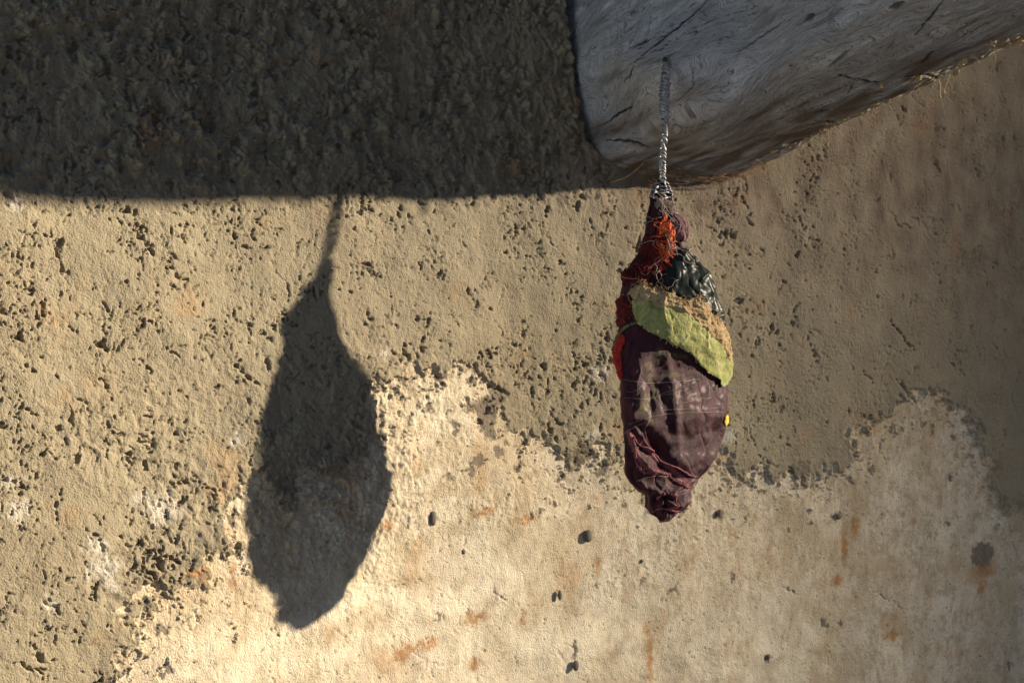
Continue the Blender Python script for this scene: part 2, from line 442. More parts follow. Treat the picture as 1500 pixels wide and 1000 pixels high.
    sl = pits((w1 + 0.35 * w2) / 30 + 11, w2 / 30, 95, 0.34, 0.06, 0.15, 0.6, 2.4)
    hc -= 3.0 * sl * (0.4 + 0.6 * dens)
    ridg = np.abs(fbm(w1 / 60, w2 / 75, 3, 101))
    crk = sstep(0.045, 0.0, ridg) * sstep(0.15, 0.6, fbm(U / 70, V / 70, 2, 111))
    hc -= 5.0 * crk * (1 - 0.3 * right)
    hl = -4.8 + 1.3 * fbm(U / 60, V / 60, 2, 121) + 0.5 * fbm(U / 14, V / 14, 2, 131) + 0.16 * noise2(U / 6.3, V / 6.7, 133)
    lr = sstep(-0.2, 0.6, fbm(U / 160 + 4, V / 160, 3, 141))
    hl += (lr * 0.8 + 2.4 * hang) * fbm(w1 / 9, w2 / 9, 2, 143) + 3.2 * hang * fbm(U / 22, V / 20, 4, 145, 0.62)
    hl -= 3.4 * lr * pits(w1 / 30, w2 / 30, 151, 0.22, 0.06, 0.18, 0.6, 1.4)
    spk = pits(w1 / 9, w2 / 9, 152, 0.06 + 0.30 * dens, 0.12, 0.30, 0.6, 1.3)
    hl -= 2.6 * spk
    crk2 = sstep(0.02, 0.0, np.abs(fbm(w1 / 190, w2 / 150, 3, 161))) * sstep(0.1, 0.4, fbm(U / 200, V / 200, 2, 163))
    hl -= 1.8 * crk2
    hl += scr * (3.0 + 2.0 * fbm(U / 9, V / 9, 2, 171))
    lip = np.exp(-((sd - 6) / 10) ** 2) * 0.8
    H = und * (1 - 0.35 * right) + hl * (1 - coat) + hc * coat + lip * coat
    sd_b, _ = seg_dist(U, V, wpts([(838, -160), (846, -60), (852, 0), (860, 100), (876, 190)]))
    H -= 42 * sstep(40, 16, sd_b + 4 * fbm(U / 14, V / 14, 3, 247))
    # single holes read off the photograph
    for pts, wd, dp in HOLES:
        p = wpts(pts)
        c0 = p.mean(0)
        m = (np.abs(U - c0[0]) < 160) & (np.abs(V - c0[1]) < 120)
        dd, al = seg_dist(w1[m] , w2[m], p)
        wdl = wd * 0.85 * (0.65 + 0.6 * np.sin(np.pi * np.clip(al, 0.1, 0.9)))
        H[m] -= dp * 0.7 * sstep(-0.35, 0.2, noise2(U[m] / 8, V[m] / 8, 179)) * sstep(1.1, 0.2, (dd + 1.5 * noise2(U[m] / 5, V[m] / 5, 177)) / wdl)
    spot = np.zeros_like(H); rust = np.zeros_like(H); pale = np.zeros_like(H)
    w3 = U + 8 * fbm(U / 15, V / 15, 4, 181, 0.65); w4 = V + 8 * fbm(U / 15, V / 15, 4, 191, 0.65)
    for lst, arr, soft, gain in ((DRIPS, spot, 0.22, 0.9), (RUST, rust, 0.9, 0.9), (PALE, pale, 0.9, 0.75)):
        for (cx, cy, rx, ry) in lst:
            (cu, cv), (cu2, _), (_, cv2) = wpts([(cx, cy), (cx + rx, cy), (cx, cy + ry)])
            ru = abs(cu2 - cu); rv = abs(cv2 - cv)
            m = (np.abs(U - cu) < 2.5 * ru + 15) & (np.abs(V - cv) < 2.5 * rv + 15)
            q = np.hypot((w3[m] - cu) / ru, (w4[m] - cv) / rv)
            s = sstep(1 + soft * 0.6, 1 - soft, q) * gain
            arr[m] = np.maximum(arr[m], s)
    H -= spot * 1.2
    scoat = np.clip(scr * 1.6, 0, 1)
    spot = np.maximum(spot, 0.55 * scoat * (1 - coat))
    spot = np.maximum(spot, 0.6 * sstep(0.25, 0.6, spk) * (1 - coat))
    zone = sstep(-170, -20, sd) * (1 - coat)
    spot = np.maximum(spot, 0.45 * zone * pits(su / 7, sv / 7, 79, 0.22, 0.12, 0.36, 0.5, 1.3))
    spot = np.maximum(spot, 0.25 * zone * sstep(0.1, 0.7, fbm(U / 26, V / 30, 4, 243)))
    band = np.exp(-((sd - 10) / 22) ** 2) * sstep(-0.2, 0.5, fbm(U / 60, V / 60, 3, 201)) * coat
    spot = np.maximum(spot, 0.45 * band)
    rust = np.maximum(rust, 0.30 * sstep(0.35, 0.9, fbm(U / 70, V / 95, 4, 211)) * (1 - coat))
    rust = np.maximum(rust, 0.22 * sstep(0.45, 1.0, fbm(U / 120, V / 110, 4, 215)) * coat)
    streak = sstep(0.15, 0.8, fbm(U / 16, V / 260, 3, 221)) * (0.5 + 0.5 * right) * 0.7 * sstep(0.0, 0.6, fbm(U / 90, V / 130, 3, 245))
    gx = 500 + Yg / zc[None, :] * F
    def blob(cx, cy, rx, ry):
        (cu, cv), (cu2, _), (_, cv2) = wpts([(cx, cy), (cx + rx, cy), (cx, cy + ry)])
        return np.exp(-((U - cu) / (cu2 - cu)) ** 2 - ((V - cv) / (cv2 - cv)) ** 2)
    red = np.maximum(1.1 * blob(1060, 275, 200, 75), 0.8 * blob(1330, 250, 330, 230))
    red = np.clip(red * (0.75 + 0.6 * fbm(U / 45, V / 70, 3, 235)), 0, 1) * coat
    brt = np.maximum.reduce([blob(620, 880, 190, 60), 0.9 * blob(860, 940, 160, 70), 0.8 * blob(650, 600, 70, 50), 0.7 * blob(1100, 960, 150, 80), 0.6 * blob(420, 950, 120, 60)])
    pale = np.maximum(pale, np.clip(brt * (0.75 + 0.9 * fbm(U / 60, V / 45, 3, 237)), 0, 0.9) * (1 - coat))
    P = wall_point(Ug, Yg, H * PX)
    A = np.stack([coat, rust, spot], -1).reshape(-1, 3)
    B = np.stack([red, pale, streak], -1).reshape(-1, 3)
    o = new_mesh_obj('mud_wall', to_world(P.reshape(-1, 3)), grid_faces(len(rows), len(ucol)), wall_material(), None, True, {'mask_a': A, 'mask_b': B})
    tag(o, 'rough tan mud plaster wall with pale layer showing below its broken coat', 'wall')
    return o

wall = build_wall()

# pebbles set in the plaster: parts of the wall
peb_mat = simple_mat('pebble_stone', [(0.35, (0.10, 0.085, 0.07)), (0.6, (0.17, 0.145, 0.115))], 200, 0.8, 0.4, 1200)
def pebble_verts(rnd):
    bm = bmesh.new()
    bmesh.ops.create_icosphere(bm, subdivisions=2, radius=1)
    for v in bm.verts:
        n = noise2(np.array([v.co.x * 1.3 + rnd]), np.array([v.co.y * 1.3 + v.co.z]), 5)[0]
        v.co *= 1 + 0.22 * n
    vs = np.array([v.co[:] for v in bm.verts]); fs = np.array([[v.index for v in f.verts] for f in bm.faces]); bm.free()
    return vs, fs
for i, (cx, cy, rx, ry) in enumerate([(637, 758, 6, 12), (864, 785, 8, 9), (823, 872, 3.5, 7), (846, 975, 5, 8), (1231, 757, 5, 4), (1057, 752, 4, 6),
                                      (682, 808, 3, 4), (943, 822, 3, 3), (1128, 962, 4, 4)]):
    u, y = px_to_wall(cx, cy)
    c = wall_point(u, y, -5.0 * PX); z = c[2]
    vs, fs = pebble_verts(i * 3.1)
    t = tau_of(u)
    e1 = np.array([math.sin(t), 0, math.cos(t)]); e2 = np.array([0, 1, 0]); e3 = np.array([math.cos(t), 0, -math.sin(t)])
    a = rx * z / F * 1.2; b = ry * z / F
    P = c + vs[:, :1] * e1 * a + vs[:, 1:2] * e2 * b + vs[:, 2:] * e3 * min(a, b) * 0.55
    new_mesh_obj('pebble', to_world(P), fs, peb_mat, wall)

# ------------------------------------------------------------------ the log beam
AX = np.array([0.18, -0.079, -0.145])
def beam_material():
    k = NT('weathered_wood')
    uvw = k.n('ShaderNodeAttribute', attribute_name='grain').outputs['Vector']
    dark, brown, pale = k.attr('mask_a')
    mp = k.n('ShaderNodeMapping'); mp.inputs['Scale'].default_value = (1, 1, 1); k.l(uvw, mp.inputs['Vector'])
    mp2 = k.n('ShaderNodeMapping'); mp2.inputs['Scale'].default_value = (0.12, 1, 1); k.l(uvw, mp2.inputs['Vector'])
    mp3 = k.n('ShaderNodeMapping'); mp3.inputs['Scale'].default_value = (0.3, 1, 1); k.l(uvw, mp3.inputs['Vector'])
    g1 = k.noise(0.30, 6, 0.75, mp2.outputs[0], 1.6)
    g0 = k.noise(0.16, 7, 0.8, mp3.outputs[0], 2.2)
    g2 = k.noise(0.05, 6, 0.65, mp3.outputs[0], 2.5)
    g3 = k.noise(0.012, 5, 0.65, mp.outputs[0], 0.6)
    c = k.ramp(g2, [(0.32, (0.58, 0.575, 0.57)), (0.48, (0.77, 0.77, 0.775)), (0.62, (0.86, 0.86, 0.87))])
    c = k.mix(k.ramp(g1, [(0.39, (0.8, 0.8, 0.8)), (0.45, (0, 0, 0))]), c, (0.20, 0.175, 0.15))
    c = k.mix(k.ramp(g0, [(0.37, (0.9, 0.9, 0.9)), (0.42, (0, 0, 0))]), c, (0.11, 0.09, 0.075))
    c = k.mix(k.ramp(g3, [(0.58, (0, 0, 0)), (0.78, (0.55, 0.55, 0.55))]), c, (0.27, 0.20, 0.15))
    c = k.mix(brown, c, k.mix(g1, (0.13, 0.085, 0.055), (0.30, 0.20, 0.13)))
    c = k.mix(dark, c, (0.05, 0.04, 0.033))
    c = k.mix(pale, c, (0.55, 0.44, 0.30))
    k.l(c, k.b.inputs['Base Color'])
    k.b.inputs['Roughness'].default_value = 0.9
    k.b.inputs['Specular IOR Level'].default_value = 0.2
    k.bump(k.math('ADD', g1, g0), 0.9, 0.003)
    return k.m

BEAM_CRACKS = [([(972, 88), (1000, 62), (1030, 25), (1050, -5)], 1.6, 3.5, 1), ([(945, 115), (962, 105), (970, 90)], 1.3, 2.5, 1),
               ([(890, 180), (920, 162), (945, 150)], 2.0, 2.5, 1), ([(1016, 140), (1038, 115), (1042, 95)], 1.0, 1.5, 0.7), ([(1255, 108), (1270, 116), (1288, 118)], 2.5, 4, 1),
               ([(1225, 105), (1255, 112)], 1.5, 3, 1), ([(1180, 185), (1205, 176), (1225, 180)], 2.5, 4, 1), ([(1195, 160), (1215, 158)], 1.5, 3, 1), ([(1325, 110), (1350, 108), (1378, 112)], 2, 3, 1),
               ([(1340, 50), (1365, 25), (1385, 0)], 1.6, 3, 1), ([(1240, 135), (1248, 118)], 1.3, 2, 1), ([(1350, 90), (1365, 70)], 4, 3, 0.8), ([(1305, 15), (1325, 5)], 6, 3, 0.7), ([(1180, 30), (1190, 22)], 6, 3, 0.8),
               ([(1090, 75), (1130, 45), (1150, 30)], 1.5, 2, 0.8), ([(1215, 95), (1245, 72)], 3, 2, 0.6), ([(1060, 190), (1100, 165)], 1.3, 2, 0.7), ([(890, 205), (935, 203), (950, 208)], 2.5, 3, 0.9), ([(1000, 245), (1050, 232)], 3, 2, 0.6),
               ([(1420, 45), (1460, 20)], 1.2, 2, 0.7), ([(1000, 130), (1030, 152), (1060, 165)], 4, -1.2, 0.0)]
beam_data = {}
def build_beam():
    root = thing('log_beam', 'weathered grey log beam jutting out of the mud wall at top right', 'beam', (0.2, -0.17, 1.15))
    cp = np.array([(834, -260), (842, -120), (852, 0), (861, 110), (874, 205), (890, 236), (960, 256), (1040, 265)], float)
    u, y = px_to_wall(cp[:, 0], cp[:, 1])
    ub, yb = u[-1], y[-1]
    hid = [(ub + 0.08, yb - 0.04), (ub + 0.15, yb - 0.13), (ub + 0.16, yb - 0.28), (ub + 0.10, yb - 0.40), (ub - 0.08, yb - 0.46), (u[0] + 0.08, y[0] - 0.08)]
    vis_n = len(cp)
    allp = np.concatenate([np.stack([u, y], -1), np.array(hid)])
    m = len(allp)
    # dense sampling on the seen side, coarse on the hidden side
    ts = np.concatenate([np.linspace(0, 1.0, 40, endpoint=False), np.linspace(1, vis_n + 0.5, 520, endpoint=False), np.linspace(vis_n + 0.5, m, 90, endpoint=False)])
    def cr(t):
        i = int(t); f = t - i
        p0, p1, p2, p3 = (allp[(i + q) % m] for q in (-1, 0, 1, 2))
        return 0.5 * ((2 * p1) + (-p0 + p2) * f + (2 * p0 - 5 * p1 + 4 * p2 - p3) * f * f + (-p0 + 3 * p1 - 3 * p2 + p3) * f ** 3)
    prof = np.array([cr(t) for t in ts])
    base = wall_point(prof[:, 0], prof[:, 1])
    ks = np.concatenate([np.linspace(-0.35, -0.02, 12, endpoint=False), np.linspace(-0.02, 1.6, 430, endpoint=False), np.linspace(1.6, 2.3, 40)])
    P = base[None, :, :] + ks[:, None, None] * AX[None, None, :]
    # arc lengths in pixels
    per = np.concatenate([[0], np.cumsum(np.linalg.norm(np.diff(base, axis=0), axis=1))]) / PX
    al = ks * np.linalg.norm(AX) / PX
    Wg, Ag = np.meshgrid(per, al)
    # normals
    d1 = np.gradient(P, axis=0); d2 = np.gradient(P, axis=1)
    N = np.cross(d1, d2); N /= np.linalg.norm(N, axis=-1, keepdims=True) + 1e-12
    cen = P.mean(axis=1, keepdims=True)
    if ((P - cen) * N).sum() < 0: N = -N
    px, py = to_px(P)
    sw = 30 * fbm(Ag / 260, Wg / 160, 3, 301)
    h = 9 * noise2(Ag / 300, Wg / 170, 311) + 4 * noise2(Ag / 110, Wg / 60, 312)
    h += 1.6 * fbm(Ag / 70, (Wg + sw) / 9, 3, 313) + 1.1 * np.abs(fbm(Ag / 26, (Wg + sw) / 4, 2, 315)) + 1.5 * np.abs(noise2(Ag / 60, (Wg + sw) / 26, 317))
    g = fbm(Ag / 130, (Wg + sw) / 16, 3, 321)
    gate = sstep(0.0, 0.6, fbm(Ag / 160, Wg / 110, 3, 331) + 0.35 * sstep(150, 600, Ag))
    dark = 0.45 * sstep(0.5, 0.85, g) * gate
    h -= 2.0 * dark
    spl = sstep(0.035, 0.0, np.abs(fbm(Ag / 420, (Wg + 0.6 * sw) / 34, 4, 361, 0.55))) * sstep(0.05, 0.45, fbm(Ag / 240, Wg / 70, 3, 365))
    h -= 4.0 * spl
    dark = np.maximum(dark, 0.9 * spl)
    # swelling under the wire
    A0 = np.exp(-(((px - 985) / 90) ** 2 + ((py - 90) / 80) ** 2)) * (N[..., 2] < 0.2)
    h += 95 * A0
    for pts, wd, dp, dk in BEAM_CRACKS:
        pts = np.asarray(pts, float)
        front = N[..., 2] < 0.3
        mm = front & (px > pts[:, 0].min() - 30) & (px < pts[:, 0].max() + 30) & (py > pts[:, 1].min() - 30) & (py < pts[:, 1].max() + 30)
        dd, aa = seg_dist(px[mm] + 1.3 * noise2(px[mm] / 9, py[mm] / 9, 7), py[mm] + 1.3 * noise2(px[mm] / 8, py[mm] / 10, 8), pts)
        f = sstep(1.3, 0.4, dd / (0.75 * wd * (0.5 + np.sin(np.pi * aa) * 0.7)))
        h[mm] -= dp * f
        dark[mm] = np.maximum(dark[mm], dk * f)
    edge_low = sstep(130, 235, py + 0.35 * np.maximum(px - 1040, 0))
    brown = np.clip(1.0 * edge_low * (0.6 + 0.8 * fbm(Ag / 90, Wg / 40, 3, 341)) + 0.35 * sstep(0.4, 0.9, fbm(Ag / 100, Wg / 30, 3, 345)), 0, 0.9)
    # frayed crust along the lower edge
    ridge = per[int(np.argmin(np.abs(ts - (vis_n - 1))))]
    crust = np.exp(-((Wg - ridge - 18) / 34) ** 2) * sstep(20, 160, Ag)
    h += crust * (3.0 * fbm(Ag / 16, Wg / 16, 3, 351) + 4 * noise2(Ag / 55, Wg / 55, 353))
    pale = np.clip(crust * 1.2 * sstep(-0.1, 0.4, fbm(Ag / 30, Wg / 30, 3, 355)), 0, 0.9)
    h += 3
    Pd = P + (h * PX)[..., None] * N
    beam_data.update(P=Pd, N=N)
    n = Pd.shape[0] * Pd.shape[1]
    o = new_mesh_obj('timber', to_world(Pd.reshape(-1, 3)), grid_faces(len(ks), len(ts), True), beam_material(), root, True,
                     {'grain': np.stack([Ag, Wg + 1.6 * sw + 22 * fbm(Ag / 130, Wg / 60, 3, 371), 0 * Wg], -1).reshape(-1, 3), 'mask_a': np.stack([dark, brown, pale], -1).reshape(-1, 3)})
    # sawn end, out of the picture
    ring = np.arange((len(ks) - 1) * len(ts), len(ks) * len(ts))
    endp = Pd[-1]
    c = endp.mean(0)
    V = np.concatenate([endp, [c]])
    Fc = np.array([[i, (i + 1) % len(ts), len(ts)] for i in range(len(ts))])
    new_mesh_obj('end_grain', to_world(V), Fc, o.data.materials[0], root, False)
    return root
beam = build_beam()

def on_beam(px, py, lift=0.0):
    """front-most beam surface point near a pixel (view coordinates)"""
    P = beam_data['P'].reshape(-1, 3); N = beam_data['N'].reshape(-1, 3)
    a, b = to_px(P)
    d = (a - px) ** 2 + (b - py) ** 2
    i = np.argsort(d)[:12]
    j = i[np.argmin(P[i, 2])]
    return P[j] + N[j] * lift * PX, N[j]

# ------------------------------------------------------------------ the hanging bundle
def z1(X, Y): return (860 + X / 3.846, 260 + Y / 3.846)
def z2(X, Y): return (860 + X / 3.573, 500 + Y / 3.573)
LEFT = [(966, 262), (957, 276), (951, 291), (944.5, 325), (943, 346), (935, 372), (914, 400), (912, 416), (904, 437), (903, 468), (900, 494), (898, 520), (897, 528), (903, 553), (902, 578),
        (907, 612), (908, 654), (909, 682), (917, 701), (938, 722), (948, 738), (954, 752), (968, 764)]
RIGHT = [(975, 262), (981, 276), (986, 290), (992, 312), (1000, 325), (1000, 346), (1008, 364), (1022, 377), (1036, 395), (1045, 416), (1051, 437), (1060, 458), (1063, 476), (1068, 494), (1074, 520),
         (1079, 535), (1080, 550), (1078, 575), (1076, 612), (1072, 640), (1059, 668), (1037, 696), (1019, 716), (1012, 732), (1003, 746), (991, 758), (978, 764)]
SH_L = [(476, 350), (476.5, 375), (462.5, 382), (452, 410), (434.5, 438), (431, 480), (427, 501), (413.5, 536), (399.5, 585), (387.6, 634), (380.6, 690), (375, 746), (377, 802), (380.6, 851), (396, 872), (410, 886), (412, 907), (420.5, 928), (438, 945)]
SH_R = [(484, 350), (485, 375), (488, 390), (490.5, 410), (497.5, 445), (504.5, 480), (511.5, 515), (532.5, 550), (550, 585), (564, 620), (571, 662), (578, 704), (574.5, 746), (560.5, 788), (546.5, 830), (522, 872), (504.5, 900), (483.5, 928), (446, 945)]
Y0, Y1 = 264.0, 764.0
lev = np.linspace(Y0, Y1, 300)
def itp(tab, y):
    t = np.asarray(tab); return np.interp(y, t[:, 1], t[:, 0])
def smooth(a, n=5):
    k = np.hanning(n + 2)[1:-1]; k /= k.sum()
    return np.convolve(np.pad(a, n // 2, mode='edge'), k, 'valid')
kl = smooth((itp(LEFT, lev) - 1.5 - 750) / F, 7); kr = smooth((itp(RIGHT, lev) + 1.5 - 750) / F, 7)
sy = 350 + (lev - Y0) / (Y1 - Y0) * (945 - 350)
NRM = math.hypot(SX, 1.0)
nx, nz = 1 / NRM, -SX / NRM        # horizontal direction across the sunlight
PSI_L = np.radians(24 + 20 * sstep(410, 570, lev))   # the bundle is flattened; its broad side is turned this far to the sun
E1 = np.stack([np.cos(PSI_L), np.sin(PSI_L)]); E2 = np.stack([np.sin(PSI_L), -np.cos(PSI_L)])
SH_Y0, SH_Y1 = 408.0, 918.0        # where the shadow of the bundle begins and ends in the picture
def sh_tab(tab, py):
    t = np.asarray(tab, float)
    return np.interp(py, SH_Y0 + (t[:, 1] - 382) * (SH_Y1 - SH_Y0) / (945 - 382), t[:, 0])
def lat(px, py):
    u, y = px_to_wall(px, py); p = wall_point(u, y)
    return p[..., 0] * nx + p[..., 2] * nz
sy = SH_Y0 - 40 + (lev - Y0) / (Y1 - Y0) * (SH_Y1 - SH_Y0 + 40)
ll = lat(sh_tab(SH_L, sy), sy); lr = lat(sh_tab(SH_R, sy), sy)
def shadow_px(P):
    """picture position of the shadow that points cast on the smooth wall"""
    Q = P.reshape(-1, 3)
    t = np.full(len(Q), 0.06)
    L = np.array([SX, -SZ, 1.0])
    for _ in range(12):
        S = Q - t[:, None] * L
        px, py = to_px(S)
        u, y = px_to_wall(px, py); zw = wall_point(u, y)[:, 2]
        t = t + (S[:, 2] - zw) / (1 - 0.9 * SX) * 0.9
    px, py = to_px(Q - t[:, None] * L)
    return px.reshape(P.shape[:-1]), py.reshape(P.shape[:-1])
for it in range(7):
    km = (kl + kr) / 2; lm = (ll + lr) / 2
    CZ = smooth(lm / (nx * km + nz), 31)
    CX = km * CZ
    HA = (kr - kl) / 2 * CZ
    HW = np.maximum((ll - lr) / 2, 1e-4)
    n1 = nx * E1[0] + nz * E1[1]; n2 = nx * E2[0] + nz * E2[1]
    det = E1[0] ** 2 * n2 ** 2 - E2[0] ** 2 * n1 ** 2
    a2 = (HA ** 2 * n2 ** 2 - HW ** 2 * E2[0] ** 2) / det
    b2 = (HW ** 2 * E1[0] ** 2 - HA ** 2 * n1 ** 2) / det
    b2 = np.maximum(b2, (0.27 * HA) ** 2); b2 = np.minimum(b2, (1.25 * HA) ** 2)
    a2 = (HA ** 2 - b2 * E2[0] ** 2) / E1[0] ** 2
    RA = smooth(np.sqrt(np.maximum(a2, 1e-8)), 9); RB = smooth(np.sqrt(b2), 15)
    LY = (lev - 500) / F * CZ
    DEL = np.arctan2(RB * E2[0], RA * E1[0])
    thg = np.linspace(-np.pi, np.pi, 72, endpoint=False)[None, :]
    Pt = np.stack([CX[:, None] + (RA * E1[0])[:, None] * np.sin(thg) + (RB * E2[0])[:, None] * np.cos(thg), LY[:, None] + 0 * thg,
                   CZ[:, None] + (RA * E1[1])[:, None] * np.sin(thg) + (RB * E2[1])[:, None] * np.cos(thg)], -1)
    mid = (ll + lr) / 2; hw_now = np.sqrt((RA * n1) ** 2 + (RB * n2) ** 2)
    ll, lr = mid + hw_now, mid - hw_now
    sx_, sy_ = shadow_px(Pt)
    r_ = np.arange(len(lev)); iL = sx_.argmin(1); iR = sx_.argmax(1)
    yl, yr = sy_[r_, iL], sy_[r_, iR]
    eL = sh_tab(SH_L, yl) - sx_[r_, iL]; eR = sh_tab(SH_R, yr) - sx_[r_, iR]
    ll += smooth(0.7 * (lat(sx_[r_, iL] + eL, yl) - lat(sx_[r_, iL], yl)), 7)
    lr += smooth(0.7 * (lat(sx_[r_, iR] + eR, yr) - lat(sx_[r_, iR], yr)), 7)
print('shadow fit err', np.abs(eL).mean(), np.abs(eR).mean(), 'y', sy_.min(), sy_.max(), 'cz', CZ[::50].round(3), 'b/a', (RB / RA)[::50].round(2))
HA = np.sqrt((RA * E1[0]) ** 2 + (RB * E2[0]) ** 2)

def fold_height(px, py, th, y):
    """cloth relief in pixels for surface points seen near (px, py)"""
    h = 1.8 * fbm(px / 42, py / 70, 2, 401) + 0.7 * fbm(px / 14, py / 22, 3, 411)
    cw = px + 0.45 * (py - 600) + 8 * noise2(px / 30, py / 30, 405); cv = px - 0.3 * (py - 600) + 9 * noise2(px / 34, py / 28, 406)
    h += 3.0 * np.exp(-np.abs(noise2(cw / 34, py / 95, 403)) / 0.09) * sstep(-0.3, 0.4, noise2(px / 60, py / 60, 407))
    h -= 2.2 * np.exp(-np.abs(noise2(cv / 30, py / 80, 404)) / 0.08) * sstep(-0.2, 0.5, noise2(px / 50, py / 55, 408))
    h += 1.6 * fbm(th * 3.0, y / 26, 2, 421)
    # lower knot: tight radial gathers, swirl
    k = sstep(690, 735, y)
    r = np.hypot(px - 978, (py - 728) * 0.9); an = np.arctan2(py - 728, px - 978)
    h += k * (2.6 * np.sin(5 * an + r * 0.22 + 1.5 * noise2(px / 12, py / 12, 425)) + 1.6 * np.sin(11 * th + y * 0.12))
    kk = sstep(708, 722, y) * sstep(738, 724, y)
    h -= 3.0 * kk
    # neck: gathered folds
    kn = sstep(345, 300, y)
    h += kn * (1.5 * np.sin(th * 6 + y * 0.09) + 1.5 * fbm(th * 3, y / 12, 2, 431))
    front = np.cos(th) > -0.1
    def groove(pts, w, d):
        dd, aa = seg_dist(px, py, pts)
        return d * np.exp(-(dd / w) ** 2) * (0.35 + 0.65 * np.sin(np.pi * np.clip(aa, 0.04, 0.96)))
    for pts, w, d in [
        ([(978, 520), (985, 560), (990, 600), (992, 640), (1000, 675), (1014, 700)], 7, 4.5),      # long middle ridge
        ([(935, 520), (930, 560), (940, 590), (945, 610)], 11, 5.0), ([(962, 540), (958, 580), (950, 605)], 9, -7.5),
        ([(1003, 545), (1018, 590), (1020, 640)], 16, 3.0), ([(972, 560), (975, 600)], 6, -4.0),
        ([(945, 630), (965, 660), (982, 688), (1000, 700)], 9, -11.0), ([(960, 640), (975, 668)], 9, -8),                     # dark hollow
        ([(930, 625), (950, 650), (975, 678), (1010, 705)], 4.0, 6.0), ([(918, 630), (935, 668), (955, 690), (982, 696)], 5, 5.5), ([(938, 655), (960, 672), (975, 684)], 6, -5),
        ([(905, 610), (925, 612), (940, 618)], 8, 3.5), ([(912, 690), (940, 710), (975, 715)], 8, -3.5), ([(925, 700), (950, 712), (985, 730)], 5, 3.0),
        ([(1063, 600), (1055, 650), (1035, 685), (1015, 704)], 6, 3.0), ([(1052, 600), (1046, 640), (1028, 680)], 5, -3.0), ([(1045, 660), (1028, 690)], 4, 3.0),
        ([(1010, 610), (1045, 600)], 9, 2.0), ([(1005, 660), (1035, 655)], 9, -1.6),
        ([(985, 716), (1004, 712), (1012, 704)], 4, 4.0), ([(958, 742), (978, 736), (992, 742), (984, 752)], 4, 4.0), ([(966, 728), (980, 722)], 4, -3.5),
        ([(1000, 318), (1001, 340), (994, 352)], 7, 4.0), ([(985, 320), (994, 313)], 4, -4.0), ([(952, 330), (968, 318), (978, 308)], 5, 3.0), ([(990, 352), (996, 362)], 6, -8.0),
        ([(955, 410), (970, 418), (972, 402)], 8, -7.0), ([(918, 400), (940, 395), (960, 398)], 6, 2.5), ([(940, 375), (955, 380)], 6, -3)]:
        h = h + np.where(front, groove(np.asarray(pts, float), w, d), 0)
    return h

def surf(th, y, lift=0.0, rel=True):
    """a point of the bundle surface: th = 0 faces the camera, +90 deg is its right flank; y = height in pixels"""
    th = np.asarray(th, float); y = np.asarray(y, float)
    cx = np.interp(y, lev, CX); cz = np.interp(y, lev, CZ); a = np.interp(y, lev, RA); b = np.interp(y, lev, RB); yy = np.interp(y, lev, LY)
    t2 = th - np.interp(y, lev, DEL); psi = np.interp(y, lev, PSI_L)
    e1 = (np.cos(psi), np.sin(psi)); e2 = (np.sin(psi), -np.cos(psi))
    sn, cs = np.sin(t2), np.cos(t2)
    na, nb = sn / np.maximum(a, 1e-4), cs / np.maximum(b, 1e-4)
    n = np.stack([e1[0] * na + e2[0] * nb, 0 * na, e1[1] * na + e2[1] * nb], -1)
    n /= np.linalg.norm(n, axis=-1, keepdims=True)
    P = np.stack([cx + a * e1[0] * sn + b * e2[0] * cs, yy, cz + a * e1[1] * sn + b * e2[1] * cs], -1)
    px, py = to_px(P)
    h = lift
    if rel:
        h = h + fold_height(px, py, th, y) * sstep(Y0, Y0 + 14, y) * sstep(Y1 + 1, Y1 - 10, y) - 1.5
    return P + (h / F)[..., None] * n if np.ndim(h) else P + h / F * n

def px_theta(px, y):
    cx = np.interp(y, lev, CX); cz = np.interp(y, lev, CZ); a = np.interp(y, lev, HA)
    q = ((px - 750) / F * cz - cx) / a
    return np.where(np.abs(q) <= 1, np.arcsin(np.clip(q, -1, 1)), np.sign(q) * (np.pi / 2 + (np.abs(q) - 1) * 4))

